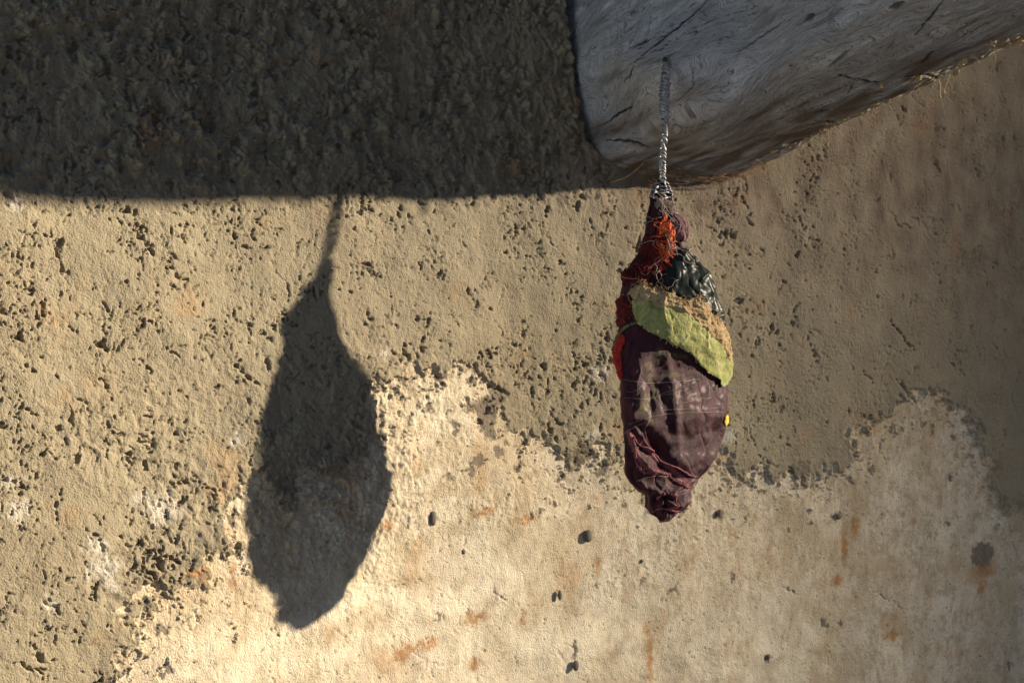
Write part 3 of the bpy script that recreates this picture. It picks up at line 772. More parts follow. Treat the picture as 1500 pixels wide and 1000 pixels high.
def cloth_material():
    k = NT('maroon_cloth')
    v = k.coords()
    wax, fray, red = k.attr('mask_a')
    n1 = k.noise(70, 5, 0.6, v); n2 = k.noise(450, 4, 0.65, v)
    c = k.ramp(n1, [(0.3, (0.030, 0.009, 0.014)), (0.55, (0.055, 0.016, 0.024)), (0.75, (0.085, 0.027, 0.036))])
    c = k.mix(k.ramp(n2, [(0.5, (0, 0, 0)), (0.75, (0.5, 0.5, 0.5))]), c, (0.085, 0.036, 0.040))
    c = k.mix(fray, c, (0.26, 0.085, 0.095))
    c = k.mix(wax, c, k.mix(k.ramp(n2, [(0.4, (0, 0, 0)), (0.65, (1, 1, 1))]), (0.06, 0.04, 0.03), (0.17, 0.13, 0.06)))
    c = k.mix(red, c, (0.045, 0.02, 0.02))
    k.l(c, k.b.inputs['Base Color'])
    k.l(k.math('ADD', k.math('MULTIPLY', n1, 0.4), 0.28), k.b.inputs['Roughness'])
    k.b.inputs['Specular IOR Level'].default_value = 0.1
    k.b.inputs['Coat Weight'].default_value = 0.07
    k.b.inputs['Coat Roughness'].default_value = 0.36
    w1 = k.n('ShaderNodeTexWave', wave_type='BANDS', bands_direction='Z'); w1.inputs['Scale'].default_value = 700; w1.inputs['Distortion'].default_value = 2.5
    w2 = k.n('ShaderNodeTexWave', wave_type='BANDS', bands_direction='X'); w2.inputs['Scale'].default_value = 700; w2.inputs['Distortion'].default_value = 2.5
    k.l(v, w1.inputs['Vector']); k.l(v, w2.inputs['Vector'])
    hh = k.math('ADD', k.math('ADD', k.math('MULTIPLY', w1.outputs['Fac'], 0.4), k.math('MULTIPLY', w2.outputs['Fac'], 0.4)), k.math('MULTIPLY', n2, 1.2))
    k.bump(hh, 0.5, 0.0006)
    return k.m

bundle = thing('cloth_bundle', 'cocoon shaped bundle of maroon cloth and scraps hanging from a twisted wire', 'bundle', (0.075, -0.075, 1.0))
def build_body():
    nth = 420
    th = np.linspace(-np.pi, np.pi, nth, endpoint=False)
    T, Y = np.meshgrid(th, np.linspace(Y0, Y1, 420))
    P = surf(T, Y)
    px, py = to_px(P)
    front = np.cos(T) > 0
    wax = np.zeros_like(T)
    for (X, Yy, rx, ry) in [(325, 125, 25, 30), (385, 60, 30, 30), (450, 75, 30, 18), (355, 260, 22, 40), (445, 275, 22, 24), (325, 420, 24, 22), (450, 175, 60, 14), (300, 330, 40, 60), (505, 80, 25, 15), (340, 190, 30, 20)]:
        cx, cy = z2(X, Yy)
        q = np.hypot((px - cx) / (rx / 3.573), (py - cy) / (ry / 3.573)) + 0.35 * fbm(px / 7, py / 7, 2, 441)
        wax = np.maximum(wax, sstep(1.3, 0.5, q) * front * 0.85)
    wax = np.maximum(wax, 0.1 * np.exp(-((px - 955) / 35) ** 2 - ((py - 560) / 50) ** 2) * front)
    fray = 0.55 * sstep(0.2, 0.8, fbm(px / 20, py / 20, 3, 451)) * sstep(700, 735, Y)
    for pts in ([(920, 632), (928, 655), (940, 680), (960, 692), (980, 695)], [(920, 633), (945, 655), (975, 680), (1008, 706)], [(985, 690), (1008, 712)]):
        d, _ = seg_dist(px, py, np.asarray(pts, float))
        fray = np.maximum(fray, sstep(5, 1.5, d + 1.5 * noise2(px / 4, py / 4, 461)) * front * 0.9)
    dk = np.clip(sstep(445, 405, Y) * sstep(330, 350, Y) * sstep(985, 955, px) + 0.0, 0, 1) * 0.8
    o = new_mesh_obj('wrapping_cloth', to_world(P.reshape(-1, 3)), grid_faces(T.shape[0], nth, True), cloth_material(), bundle, True,
                     {'mask_a': np.stack([wax, fray, dk], -1).reshape(-1, 3)})
    bm = bmesh.new(); bm.from_mesh(o.data); bm.verts.ensure_lookup_table()
    for r in (0, T.shape[0] - 1):
        f = bm.faces.new([bm.verts[r * nth + i] for i in range(nth)]); f.smooth = True
    bm.to_mesh(o.data); bm.free()
    return o
body = build_body()

def patch(name, poly, mat, lift, thick, relief=None, ragged=3.0, step=1.6, label=None, seed=0, attr=None):
    """a scrap that lies on the bundle: outline in pixels, carried onto the surface, with its own thickness"""
    poly = np.asarray(poly, float)
    pt = np.stack([px_theta(poly[:, 0], poly[:, 1]), poly[:, 1]], -1)
    R = 75.0    # pixels per radian, roughly
    q = pt * [R, 1]
    lo, hi = q.min(0) - 4, q.max(0) + 4
    gx = np.arange(lo[0], hi[0], step); gy = np.arange(lo[1], hi[1], step)
    X, Y = np.meshgrid(gx, gy)
    Xc = X + step / 2; Yc = Y + step / 2
    ins = inside(Xc + ragged * fbm(Xc / 7, Yc / 7, 3, seed + 1), Yc + ragged * fbm(Xc / 7, Yc / 7, 3, seed + 5), q)[:-1, :-1]
    dd, _ = seg_dist(X, Y, np.concatenate([q, q[:1]]))
    rel = relief(X, Y) if relief is not None else 0 * X
    top = surf(X / R, Y, lift + thick + rel - 0.6 * thick * np.exp(-dd / 2.0))
    bot = surf(X / R, Y, lift + 0.25 * rel - 0.2)
    nr, nc = X.shape
    idx = np.arange(nr * nc).reshape(nr, nc)
    f = np.stack([idx[:-1, :-1], idx[:-1, 1:], idx[1:, 1:], idx[1:, :-1]], -1)[ins]
    n = nr * nc
    faces = [f, f[:, ::-1] + n]
    pad = np.pad(ins, 1)
    for (di, dj, a, b) in ((-1, 0, 0, 1), (1, 0, 2, 3), (0, -1, 3, 0), (0, 1, 1, 2)):
        nb = pad[1 + di:1 + di + ins.shape[0], 1 + dj:1 + dj + ins.shape[1]]
        cells = np.stack([idx[:-1, :-1], idx[:-1, 1:], idx[1:, 1:], idx[1:, :-1]], -1)[ins & ~nb]
        if len(cells): faces.append(np.stack([cells[:, b], cells[:, a], cells[:, a] + n, cells[:, b] + n], -1))
    faces = np.concatenate(faces)
    V = np.concatenate([top.reshape(-1, 3), bot.reshape(-1, 3)])
    used = np.unique(faces); remap = -np.ones(len(V), int); remap[used] = np.arange(len(used))
    at = None
    if attr is not None:
        A = attr(X, Y).reshape(-1, 3); at = {'mask_a': np.concatenate([A, A])[used]}
    o = new_mesh_obj(name, to_world(V[used]), remap[faces], mat, bundle, True, at)
    if label: o['label'] = label
    return o

# black plastic patch
def black_material():
    k = NT('black_plastic')
    v = k.coords()
    n = k.noise(160, 4, 0.6, v)
    dust = k.noise(60, 5, 0.65, v)
    c = k.mix(k.ramp(dust, [(0.45, (0, 0, 0)), (0.75, (0.6, 0.6, 0.6))]), (0.014, 0.018, 0.017), (0.045, 0.052, 0.046))
    k.l(c, k.b.inputs['Base Color'])
    k.b.inputs['Roughness'].default_value = 0.36
    k.b.inputs['Specular IOR Level'].default_value = 0.06
    k.bump(n, 0.3, 0.0008)
    return k.m
BLK = [z1(440, 520), z1(480, 450), z1(510, 415), z1(545, 400), z1(600, 440), z1(650, 495), z1(700, 560), z1(735, 640), z1(790, 740), z1(830, 850), z1(760, 830), z1(690, 760), z1(620, 700), z1(540, 690), z1(430, 660), z1(430, 590)]
def black_rel(X, Y):
    return 3.0 * np.abs(noise2(X / 30, Y / 26, 501)) + 1.0 * np.abs(noise2(X / 22 + Y / 30, Y / 15, 511)) + 0.3 * noise2(X / 9, Y / 9, 521)
patch('black_patch', BLK, black_material(), 1.5, 2.5, black_rel, 1.2, 1.4, 'crumpled shiny black patch', 31)

# tan backing strip and green scrap
TAN = [z1(222, 650), z1(262, 612), z1(300, 608), z1(400, 640), z1(450, 655), z1(520, 690), z1(560, 690), z1(600, 672), z1(640, 700), z1(700, 770), z1(760, 815), z1(795, 880), z1(815, 960), z2(765, 20), z2(775, 90), z2(770, 140),
       z2(735, 90), z2(700, 20), z1(760, 960), z1(690, 900), z1(620, 840), z1(540, 780), z1(440, 740), z1(340, 715), z1(250, 700)]
GRN = [z1(240, 700), z1(262, 680), z1(340, 695), z1(400, 722), z1(470, 745), z1(560, 775), z1(620, 830), z1(690, 900), z1(745, 930), z1(790, 985), z2(738, 30), z2(765, 90), z2(800, 165), z2(745, 235), z2(722, 240), z2(705, 205), z2(640, 175), z2(590, 130), z2(520, 70),
       z2(470, 35), z2(400, 5), z1(430, 925), z1(370, 895), z1(310, 862), z1(262, 825), z1(242, 770)]
tan_mat = simple_mat('tan_felt', [(0.3, (0.28, 0.19, 0.095)), (0.5, (0.44, 0.31, 0.16)), (0.7, (0.55, 0.41, 0.23))], 160, 0.95, 0.9, 1500, 0.0012)
def green_material():
    k = NT('green_cloth')
    v = k.coords()
    worn, a, b = k.attr('mask_a')
    n1 = k.noise(90, 5, 0.6, v); n2 = k.noise(600, 4, 0.7, v); n3 = k.noise(250, 3, 0.6, v)
    c = k.ramp(n1, [(0.3, (0.21, 0.21, 0.065)), (0.5, (0.30, 0.31, 0.105)), (0.7, (0.37, 0.37, 0.15))])
    c = k.mix(k.ramp(n2, [(0.5, (0, 0, 0)), (0.72, (0.8, 0.8, 0.8))]), c, (0.48, 0.48, 0.26))
    c = k.mix(worn, c, k.mix(n1, (0.30, 0.27, 0.12), (0.46, 0.40, 0.20)))
    c = k.mix(a, c, (0.13, 0.13, 0.04))
    k.l(c, k.b.inputs['Base Color'])
    k.b.inputs['Roughness'].default_value = 0.92
    k.b.inputs['Specular IOR Level'].default_value = 0.15
    k.bump(k.math('ADD', n2, k.math('MULTIPLY', n3, 0.8)), 0.6, 0.0010)
    return k.m
patch('tan_strip', TAN, tan_mat, 4.2, 2.6, lambda X, Y: 1.6 * fbm(X / 9, Y / 5, 3, 531) + 0.8 * fbm(X / 3, Y / 3, 2, 533), 2.6, 1.3, 'frayed tan strip above the green scrap', 41)
def grn_attr(X, Y):
    w = 0.55 * sstep(0.0, 0.7, fbm(X / 28, Y / 16, 3, 541)); d = 0.8 * sstep(0.1, 0.7, fbm(X / 22 + 3, Y / 14, 2, 551)) * sstep(470, 445, Y)
    return np.stack([w, d, 0 * w], -1)
patch('green_scrap', GRN, green_material(), 4.8, 1.7, lambda X, Y: 0.7 * fbm(X / 18, Y / 14, 2, 561) + 0.22 * fbm(X / 3.2, Y / 3.2, 2, 563), 1.8, 1.2, 'ragged olive green scrap bound round the middle', 51, grn_attr)

# orange patch, red edges, yellow scrap, pale scrap at the neck
orange_mat = simple_mat('orange_cloth', [(0.35, (0.62, 0.10, 0.025)), (0.65, (0.78, 0.17, 0.04))], 220, 0.85, 0.7, 1500, 0.0008)
red_mat = simple_mat('red_thread_cloth', [(0.35, (0.22, 0.011, 0.010)), (0.65, (0.40, 0.026, 0.016))], 300, 0.85, 0.8, 1200, 0.0012)
darkred_mat = simple_mat('dark_red_cloth', [(0.35, (0.055, 0.009, 0.010)), (0.65, (0.14, 0.015, 0.014))], 250, 0.85, 0.8, 1200, 0.0012)
plum_mat = simple_mat('plum_cloth', [(0.35, (0.11, 0.05, 0.06)), (0.65, (0.19, 0.095, 0.105))], 260, 0.9, 0.9, 1500, 0.0008)
straw_mat = simple_mat('dry_straw', [(0.35, (0.34, 0.22, 0.10)), (0.65, (0.55, 0.40, 0.22))], 300, 0.8, 0.5, 1500, 0.0006)
yellow_mat = simple_mat('yellow_scrap', [(0.35, (0.55, 0.36, 0.03)), (0.65, (0.7, 0.5, 0.08))], 250, 0.85, 0.4)
cord_mat = simple_mat('green_cord', [(0.35, (0.06, 0.085, 0.045)), (0.65, (0.12, 0.15, 0.085))], 250, 0.9, 0.6)
patch('neck_flap', [z1(440, 250), z1(490, 205), z1(530, 225), z1(560, 290), z1(545, 360), z1(500, 350), z1(490, 300), z1(480, 260)], plum_mat, 3.0, 3.5, lambda X, Y: 1.5 * fbm(X / 12, Y / 12, 2, 571), 1.2, 1.2, 'folded plum flap at the neck', 61)
patch('orange_patch', [z1(430, 205), z1(447, 225), z1(440, 245), z1(480, 260), z1(492, 310), z1(497, 350), z1(462, 362), z1(430, 352), z1(395, 345), z1(385, 300), z1(405, 265)], orange_mat, 2.0, 2.2, lambda X, Y: 1.0 * fbm(X / 10, Y / 10, 2, 581), 1.6, 1.0, 'bright orange patch', 71)
patch('red_scrap', [z1(390, 300), z1(430, 340), z1(440, 380), z1(420, 440), z1(430, 470), z1(400, 480), z1(390, 420), z1(372, 340)], red_mat, 1.8, 2.2, lambda X, Y: 2.0 * fbm(X / 4, Y / 4, 2, 591), 3.0, 1.0, 'vivid red frayed scrap', 81)
patch('red_scrap', [z1(330, 480), z1(380, 475), z1(430, 510), z1(425, 530), z1(350, 525), z1(300, 540), z1(295, 520)], red_mat, 1.5, 2.2, lambda X, Y: 2.2 * fbm(X / 4, Y / 4, 2, 593), 4.0, 1.0, None, 83)
patch('dark_red_fold', [z1(190, 530), z1(215, 520), z1(250, 560), z1(300, 575), z1(340, 595), z1(300, 615), z1(240, 615), z1(195, 610)], darkred_mat, 1.5, 3.0, lambda X, Y: 1.8 * fbm(X / 6, Y / 6, 2, 597), 2.5, 1.1, None, 85)
patch('dark_red_fold', [z1(320, 330), z1(370, 330), z1(380, 430), z1(350, 470), z1(300, 460), z1(295, 420)], darkred_mat, 1.0, 2.0, lambda X, Y: 2.0 * fbm(X / 5, Y / 5, 2, 598), 3.0, 1.1, None, 86)
patch('dark_red_fold', [z1(150, 690), z1(195, 685), z1(225, 720), z1(235, 790), z1(190, 835), z1(150, 840)], darkred_mat, 1.5, 3.0, lambda X, Y: 2.0 * fbm(X / 7, Y / 7, 2, 599), 2.5, 1.1, None, 87)
patch('red_edge', [z1(120, 900), z1(185, 880), z1(200, 910), z1(165, 1000), z2(160, 60), z2(165, 150), z2(158, 195), z2(118, 180), z2(112, 60)], red_mat, 1.2, 2.5, lambda X, Y: 1.0 * fbm(X / 7, Y / 7, 2, 601), 1.5, 1.1, 'red hem on the left flank', 88)
patch('yellow_scrap', [z2(738, 398), z2(750, 394), z2(775, 402), z2(775, 440), z2(748, 458), z2(740, 440)], yellow_mat, 1.0, 2.5, None, 1.2, 1.0, 'small yellow scrap on the right flank', 89)
patch('pale_scrap', [z1(375, 150), z1(395, 120), z1(440, 125), z1(470, 140), z1(460, 175), z1(420, 165), z1(385, 180)], simple_mat('pale_cloth', [(0.35, (0.22, 0.14, 0.11)), (0.65, (0.42, 0.32, 0.24))], 400, 0.9, 0.9), 1.0, 2.0, lambda X, Y: 1.5 * fbm(X / 4, Y / 4, 2, 603), 3.5, 1.0, 'pale frayed scrap under the wire', 90)

def surf_path(pts, lift, n=40):
    p = catmull(pts, n)
    return surf(px_theta(p[:, 0], p[:, 1]), p[:, 1], lift)
def fringe(name, line, mat, count, length, lift, seed):
    rs = np.random.RandomState(seed)
    L = catmull(line, 200)
    paths = []
    for i in range(count):
        p = L[rs.randint(200)] + rs.normal(0, 1.0, 2); a = rs.uniform(0, 2 * np.pi); ln = length * rs.uniform(0.4, 1.3); c = rs.normal(0, 0.7)
        t = np.linspace(0, 1, 7)
        q = p + ln * np.stack([np.cumsum(np.cos(a + c * t)) / 7, np.cumsum(np.sin(a + c * t)) / 7], -1)
        paths.append(surf(px_theta(q[:, 0], q[:, 1]), q[:, 1], lift + rs.uniform(0, 2.5) + 1.0 * t))
    V, Fc = tube_mesh(paths, [0.32 / F] * count, 4)
    return tag(new_mesh_obj(name, V, Fc, mat, bundle), kind='stuff')
fringe('tan_fringe', TAN[1:13], tan_mat, 130, 8, 5.5, 91)
fringe('green_fringe', GRN[17:30], bpy.data.materials['green_cord'], 45, 5, 5.6, 92)
fringe('cloth_fringe', [z2(215, 490), z2(240, 620), z2(330, 660), z2(435, 690), z2(520, 750)], bpy.data.materials['plum_cloth'], 70, 7, 2.0, 93)
# frayed hems (ropey, bumpy edges of the torn cloth)
hem_mat = simple_mat('frayed_hem', [(0.35, (0.14, 0.045, 0.055)), (0.65, (0.32, 0.11, 0.12))], 500, 0.9, 0.9, 1600, 0.0012)
for pts, rad in (([z2(215, 478), z2(250, 520), z2(310, 545), z2(360, 575), z2(410, 625), z2(480, 660), z2(540, 705), z2(575, 720)], 1.7),
                 ([z2(210, 490), z2(225, 560), z2(240, 620), z2(280, 668), z2(330, 660), z2(390, 680), z2(435, 690)], 2.4),
                 ([z2(440, 690), z2(470, 735), z2(520, 760), z2(560, 765)], 2.0), ([z2(350, 810), z2(400, 780), z2(450, 800), z2(455, 850), z2(400, 870)], 2.2),
                 ([z2(330, 880), z2(380, 860), z2(450, 880), z2(490, 890)], 2.0), ([z2(285, 450), z2(310, 500), z2(345, 560), z2(400, 615)], 0.9)):
    P = surf_path(pts, 1.6, 90)
    s = np.arange(90)
    R = rad / F * (0.75 + 0.5 * noise2(s / 2.2, s * 0 + rad, 611) + 0.2 * noise2(s / 9, s * 0 + rad, 613))
    P = P + 0.5 / F * np.stack([noise2(s / 3, s * 0 + 1.5, 3), noise2(s / 3, s * 0 + 4.5, 4), noise2(s / 3, s * 0 + 7.5, 5)], -1)
    V, Fc = tube_mesh([P], [np.maximum(R, 0.3 / F)], 8)
    new_mesh_obj('frayed_hem', V, Fc, hem_mat, bundle)
# green cord on the left
P = surf_path([z1(285, 815), z1(240, 825), z1(200, 845), z1(165, 880), z1(148, 930), z1(135, 990)], 3.5, 50)
V, Fc = tube_mesh([P], [2.4 / F * (1 + 0.25 * np.sin(np.arange(50) * 1.3))], 8)
new_mesh_obj('green_cord', V, Fc, cord_mat, bundle)
# pale threads wound round the cloth
thr_mat = simple_mat('pale_thread', [(0.3, (0.30, 0.24, 0.18)), (0.7, (0.55, 0.47, 0.36))], 300, 0.6, 0)
for pts in ([z2(170, 280), z2(330, 285), z2(480, 215), z2(560, 195), z2(600, 215)], [z2(480, 315), z2(560, 300), z2(650, 293)], [z2(330, 350), z2(480, 345), z2(600, 350), z2(735, 350)], [z2(190, 415), z2(300, 380), z2(480, 365), z2(730, 375)],
            [z2(160, 190), z2(300, 210), z2(450, 205), z2(560, 200)], [z2(450, 810), z2(500, 795), z2(550, 780)], [z2(300, 300), z2(420, 265), z2(540, 240)], [z2(240, 710), z2(330, 690), z2(440, 700)], [z2(180, 250), z2(230, 240), z2(330, 130)], [z2(165, 470), z2(200, 440), z2(300, 395)]):
    P = surf_path(pts, 0.9, 40)
    V, Fc = tube_mesh([P], [0.17 / F], 5)
    new_mesh_obj('thread', V, Fc, thr_mat, bundle)
# tangle of loose red and grey threads: too many to count
rs = np.random.RandomState(5)
def tangle(name, mat, boxes, count, rad, length, lift, seed):
    rs = np.random.RandomState(seed)
    paths = []
    for i in range(count):
        (xa, xb, ya, yb) = boxes[i % len(boxes)]
        p = np.array([rs.uniform(xa, xb), rs.uniform(ya, yb)]); a = rs.uniform(0, 2 * np.pi); c = rs.normal(0, 0.12)
        pts = []
        for s in range(14):
            pts.append(p.copy()); a += c + rs.normal(0, 0.35); p = p + length / 14 * np.array([np.cos(a), np.sin(a)])
        pts = np.array(pts); pts[:, 1] = np.clip(pts[:, 1], 268, 760)
        paths.append(surf(px_theta(pts[:, 0], pts[:, 1]), pts[:, 1], lift + rs.uniform(0, 3.0) + 1.5 * np.sin(np.linspace(0, 3.14, 14))))
    V, Fc = tube_mesh(paths, [rad / F] * count, 4)
    return tag(new_mesh_obj(name, V, Fc, mat, bundle), kind='stuff')
RB_ = [(958, 976, 340, 382), (938, 970, 380, 400), (918, 945, 396, 416), (960, 974, 350, 385), (906, 917, 440, 478)]
tangle('red_threads', red_mat, RB_, 70, 0.5, 20, 1.5, 15)
tangle('dark_red_threads', darkred_mat, RB_, 110, 0.55, 24, 1.2, 19)
tangle('orange_threads', orange_mat, [(960, 982, 325, 372), (962, 975, 360, 380)], 50, 0.5, 15, 3.0, 16)
tangle('grey_threads', thr_mat, [(935, 985, 360, 420), (975, 1000, 355, 380), (905, 960, 400, 440), (1030, 1058, 445, 470), (950, 990, 290, 340)], 46, 0.3, 40, 2.5, 17)

# ------------------------------------------------------------------ the twisted wire
wire_mat_k = NT('galvanised_wire')
v_ = wire_mat_k.coords()
wire_mat_k.l(wire_mat_k.ramp(wire_mat_k.noise(300, 4, 0.6, v_), [(0.35, (0.24, 0.25, 0.27)), (0.65, (0.50, 0.50, 0.50))]), wire_mat_k.b.inputs['Base Color'])
wire_mat_k.b.inputs['Metallic'].default_value = 0.55
wire_mat_k.b.inputs['Roughness'].default_value = 0.5
wire_mat = wire_mat_k.m
top, tn = on_beam(972, 90, 0)
low = surf(np.array(0.0), np.array(272.0), 0); low = np.array([np.interp(272, lev, CX), np.interp(272, lev, LY), np.interp(272, lev, CZ)])
print('wire top', top, 'low', low)
wire = thing('twisted_wire', 'twisted silver wire hung from a crack in the log beam, holding the bundle', 'wire', top.tolist())
def axis_at(t):
    """t 0..1 from the beam to the neck"""
    q = np.asarray(t)[..., None]
    P = top * (1 - q) + low * q
    dep = low[2] + (top[2] - low[2]) * np.clip(1 - q, 0, 2) ** 5
    P = P * (dep / P[..., 2:])
    bow = np.sin(np.pi * q)
    P = P + bow * np.array([1.0, 0, 0]) * 1.2 / F + np.array([1.0, 0, 0]) * 1.0 / F * np.sin(q * 14)
    return P
nst = 300
tt = np.linspace(-0.05, 1.0, nst)
nail_dir = np.array([-0.15, 0.25, -0.95])
nb = top + np.array([0, -2.0, 0]) / F
V, Fc = tube_mesh([np.array([nb - nail_dir * 10 / F, nb + nail_dir * 9 / F, nb + nail_dir * 9.2 / F, nb + nail_dir * 10.5 / F, nb + nail_dir * 10.6 / F])], [np.array([2.0, 2.0, 4.0, 4.0, 0.2]) / F], 10)
new_mesh_obj('nail', V, Fc, simple_mat('rusty_iron', [(0.35, (0.03, 0.022, 0.018)), (0.65, (0.08, 0.05, 0.035))], 400, 0.75, 0.5), beam)
lt = np.linspace(0, 4 * np.pi, 60)
V, Fc = tube_mesh([nb + nail_dir * (3 + lt[:, None] * 0.25) / F + np.stack([np.cos(lt) * 4.2, np.sin(lt) * 4.2, 0 * lt], -1) / F], [0.9 / F], 6)
new_mesh_obj('wire_loop', V, Fc, wire_mat, wire)
env = np.interp(tt, [-0.05, 0.0, 0.08, 0.2, 0.3, 0.42, 0.5, 0.56, 0.65, 0.8, 0.93, 1.0], [2.0, 3.6, 5.6, 7.4, 7.6, 6.4, 4.8, 3.8, 4.4, 5.0, 4.0, 4.2])
for s in range(4):
    rs = np.random.RandomState(40 + s)
    ph = s * np.pi / 2 + 2 * np.pi * (9 + (s % 2) * 3.5) * np.clip(tt, 0, 1) + 1.0 * np.interp(tt, np.linspace(-0.05, 1, 12), rs.normal(0, 1, 12))
    r = env * (0.75 + 0.35 * np.interp(tt, np.linspace(-0.05, 1, 20), rs.rand(20))) / F
    P = axis_at(tt) + np.stack([np.cos(ph) * r, 0 * r + np.interp(tt, np.linspace(-0.05, 1, 25), rs.normal(0, 1.5, 25)) / F, np.sin(ph) * r], -1)
    V, Fc = tube_mesh([P], [1.05 / F], 7)
    new_mesh_obj('wire_strand', V, Fc, wire_mat, wire)
# short coils wound round the strands
for s, (t0, t1, turns, rr) in enumerate([(0.06, 0.46, 8, 6.4), (0.5, 0.98, 9, 4.6), (0.1, 0.40, 4, 7.4)]):
    n = int(turns * 16); t = np.linspace(t0, t1, n); rs = np.random.RandomState(60 + s)
    ph = np.linspace(0, 2 * np.pi * turns, n) + 1.5 * np.interp(t, np.linspace(t0, t1, 14), rs.normal(0, 1, 14))
    r = rr * (0.8 + 0.35 * np.interp(t, np.linspace(t0, t1, 22), rs.rand(22))) / F
    P = axis_at(t) + np.stack([np.cos(ph) * r, np.interp(t, np.linspace(t0, t1, 30), rs.normal(0, 3.0, 30)) / F + np.cos(ph) * 2.2 / F, np.sin(ph) * r], -1)
    V, Fc = tube_mesh([P], [0.75 / F], 6)
    new_mesh_obj('wire_coil', V, Fc, wire_mat, wire)
# binding round the neck of the bundle
for s in range(3):
    rs = np.random.RandomState(80 + s)
    n = 130; turns = 3.2
    th = np.linspace(0, 2 * np.pi * turns, n) + s * 1.3
    y = 266 + 26 * np.linspace(0, 1, n) ** 1.0 * (0.75 + 0.1 * s) + (6.0 + 2 * s) * np.sin(th * 1.0 + s * 2.0) * np.linspace(0.2, 1, n) + rs.uniform(-1, 1)
    thw = (th + np.pi) % (2 * np.pi) - np.pi
    y = np.clip(y, 265.5, 303)
    P = surf(thw, y, 0.8 + 0.3 * s)
    V, Fc = tube_mesh([P], [0.62 / F], 6)
    new_mesh_obj('binding_loop', V, Fc, wire_mat, wire)

# ------------------------------------------------------------------ fibres and flakes on the lower edge of the beam
fib_mat = straw_mat
def flake(name, cx, cy, w, h, ang, seed, lift=2):
    P0, N0 = on_beam(cx, cy, lift)
    bm = bmesh.new()
    rs = np.random.RandomState(seed)
    n = 14
    z = P0[2]
    ring = []
    for i in range(n):
        a = 2 * np.pi * i / n
        r = 0.65 + 0.5 * rs.rand()
        dx, dy = w * r * math.cos(a), h * r * math.sin(a)
        X = dx * math.cos(ang) - dy * math.sin(ang); Y = dx * math.sin(ang) + dy * math.cos(ang)
        ring.append(P0 + np.array([X, Y, rs.uniform(-0.3, 0.3) * w]) * z / F)
    nrm = np.array([0.35, 0.1, -0.9])
    V = np.concatenate([np.array(ring) + nrm * 1.6 * z / F, np.array(ring) - nrm * 1.6 * z / F, [P0 + nrm * 3.0 * z / F], [P0 - nrm * 2 * z / F]])
    fs = []
    for i in range(n):
        j = (i + 1) % n
        fs += [[i, j, 2 * n], [j + n, i + n, 2 * n + 1], [j, i, i + n], [j, i + n, j + n]]
    return new_mesh_obj(name, to_world(V), np.array(fs), fib_mat, beam, False)
for i, (cx, cy, w, h, a) in enumerate([(1410, 88, 5, 11, 0.5), (1402, 103, 3.5, 8, 0.5), (1345, 114, 5, 3, -0.2), (1492, 58, 10, 6, -0.3), (1470, 66, 7, 3, -0.4), (1218, 182, 7, 4, -0.5), (1205, 190, 5, 4, -0.4), (1240, 170, 6, 2.5, -0.5), (1455, 62, 4, 4, 0.2), (1285, 150, 8, 2, -0.5), (1290, 122, 3, 5, 0.2)]):
    flake('wood_flake', cx, cy, 1.3 * w, 1.3 * h, a, 100 + i)
paths = []; radii = []
for i, (cx, cy, L, dx) in enumerate([(1374, 116, 28, 4), (1390, 112, 28, -6), (1302, 145, 16, 2), (1280, 156, 11, 1), (1214, 190, 22, -4), (1345, 128, 10, 0)]):
    P0, _ = on_beam(cx, cy, 1); z = P0[2]
    s = np.linspace(0, 1, 16)
    P = P0 + np.stack([dx * s + 1.5 * np.sin(s * 5 + i), L * s, 0 * s], -1) * z / F
    R = (0.75 + 1.3 * np.exp(-((s - 0.97) / 0.07) ** 2)) * z / F
    V, Fc = tube_mesh([P], [R], 6)
    new_mesh_obj('hanging_fibre', V, Fc, fib_mat, beam)
# loose hairs along the edge
rs = np.random.RandomState(9)
hp = []
for i in range(38):
    t = rs.rand()
    cx = 1045 + 455 * t; cy = 265 - 210 * t + rs.normal(0, 2)
    P0, N0 = on_beam(cx, cy, 0.5)
    z = P0[2]; a = rs.uniform(-0.9, 0.4); L = rs.uniform(6, 26); s = np.linspace(0, 1, 8); c = rs.normal(0, 0.6)
    hp.append(P0 + np.stack([L * s * np.cos(a + c * s), L * s * np.sin(a + c * s) + 2 * s, rs.normal(0, 4) * s], -1) * z / F)
V, Fc = tube_mesh(hp, [0.4 / F] * len(hp), 4)
tag(new_mesh_obj('loose_hairs', V, Fc, fib_mat, beam), kind='stuff')

# ------------------------------------------------------------------ cobweb in the joint, and a straw
web_mat = simple_mat('dusty_cobweb', [(0.35, (0.16, 0.09, 0.035)), (0.65, (0.34, 0.21, 0.09))], 300, 0.8, 0)
rs = np.random.RandomState(21)
wp = []; wr = []
for i in range(70):
    xa = rs.uniform(880, 1040); xb = xa + rs.uniform(30, 150)
    ya = 232 + 0.16 * (xa - 880) + rs.normal(0, 6); yb = 262 + rs.normal(0, 6) - max(0, xb - 1060) * 0.35
    ua, va = px_to_wall(xa, ya); ub, vb = px_to_wall(xb, yb)
    A = wall_point(ua, va, 14 * PX + rs.uniform(0, 40) * PX); B = wall_point(ub, vb, 8 * PX + rs.uniform(0, 30) * PX)
    s = np.linspace(0, 1, 20)[:, None]
    sag = rs.uniform(2, 14) / F
    wp.append(A * (1 - s) + B * s + np.array([0, 1, 0]) * sag * 4 * s * (1 - s) + rs.normal(0, 0.6, (20, 3)) / F)
    wr.append(rs.uniform(0.18, 0.42) / F)
for i in range(60):   # dust clinging to the strands
    P = wp[rs.randint(70)]; c = P[rs.randint(3, 17)]
    wp.append(c + np.linspace(-1, 1, 5)[:, None] * rs.normal(0, 1.6, 3) / F); wr.append(np.array([0.15, 0.6, 0.8, 0.6, 0.15]) / F * rs.uniform(0.5, 1.2))
V, Fc = tube_mesh(wp, wr, 4)
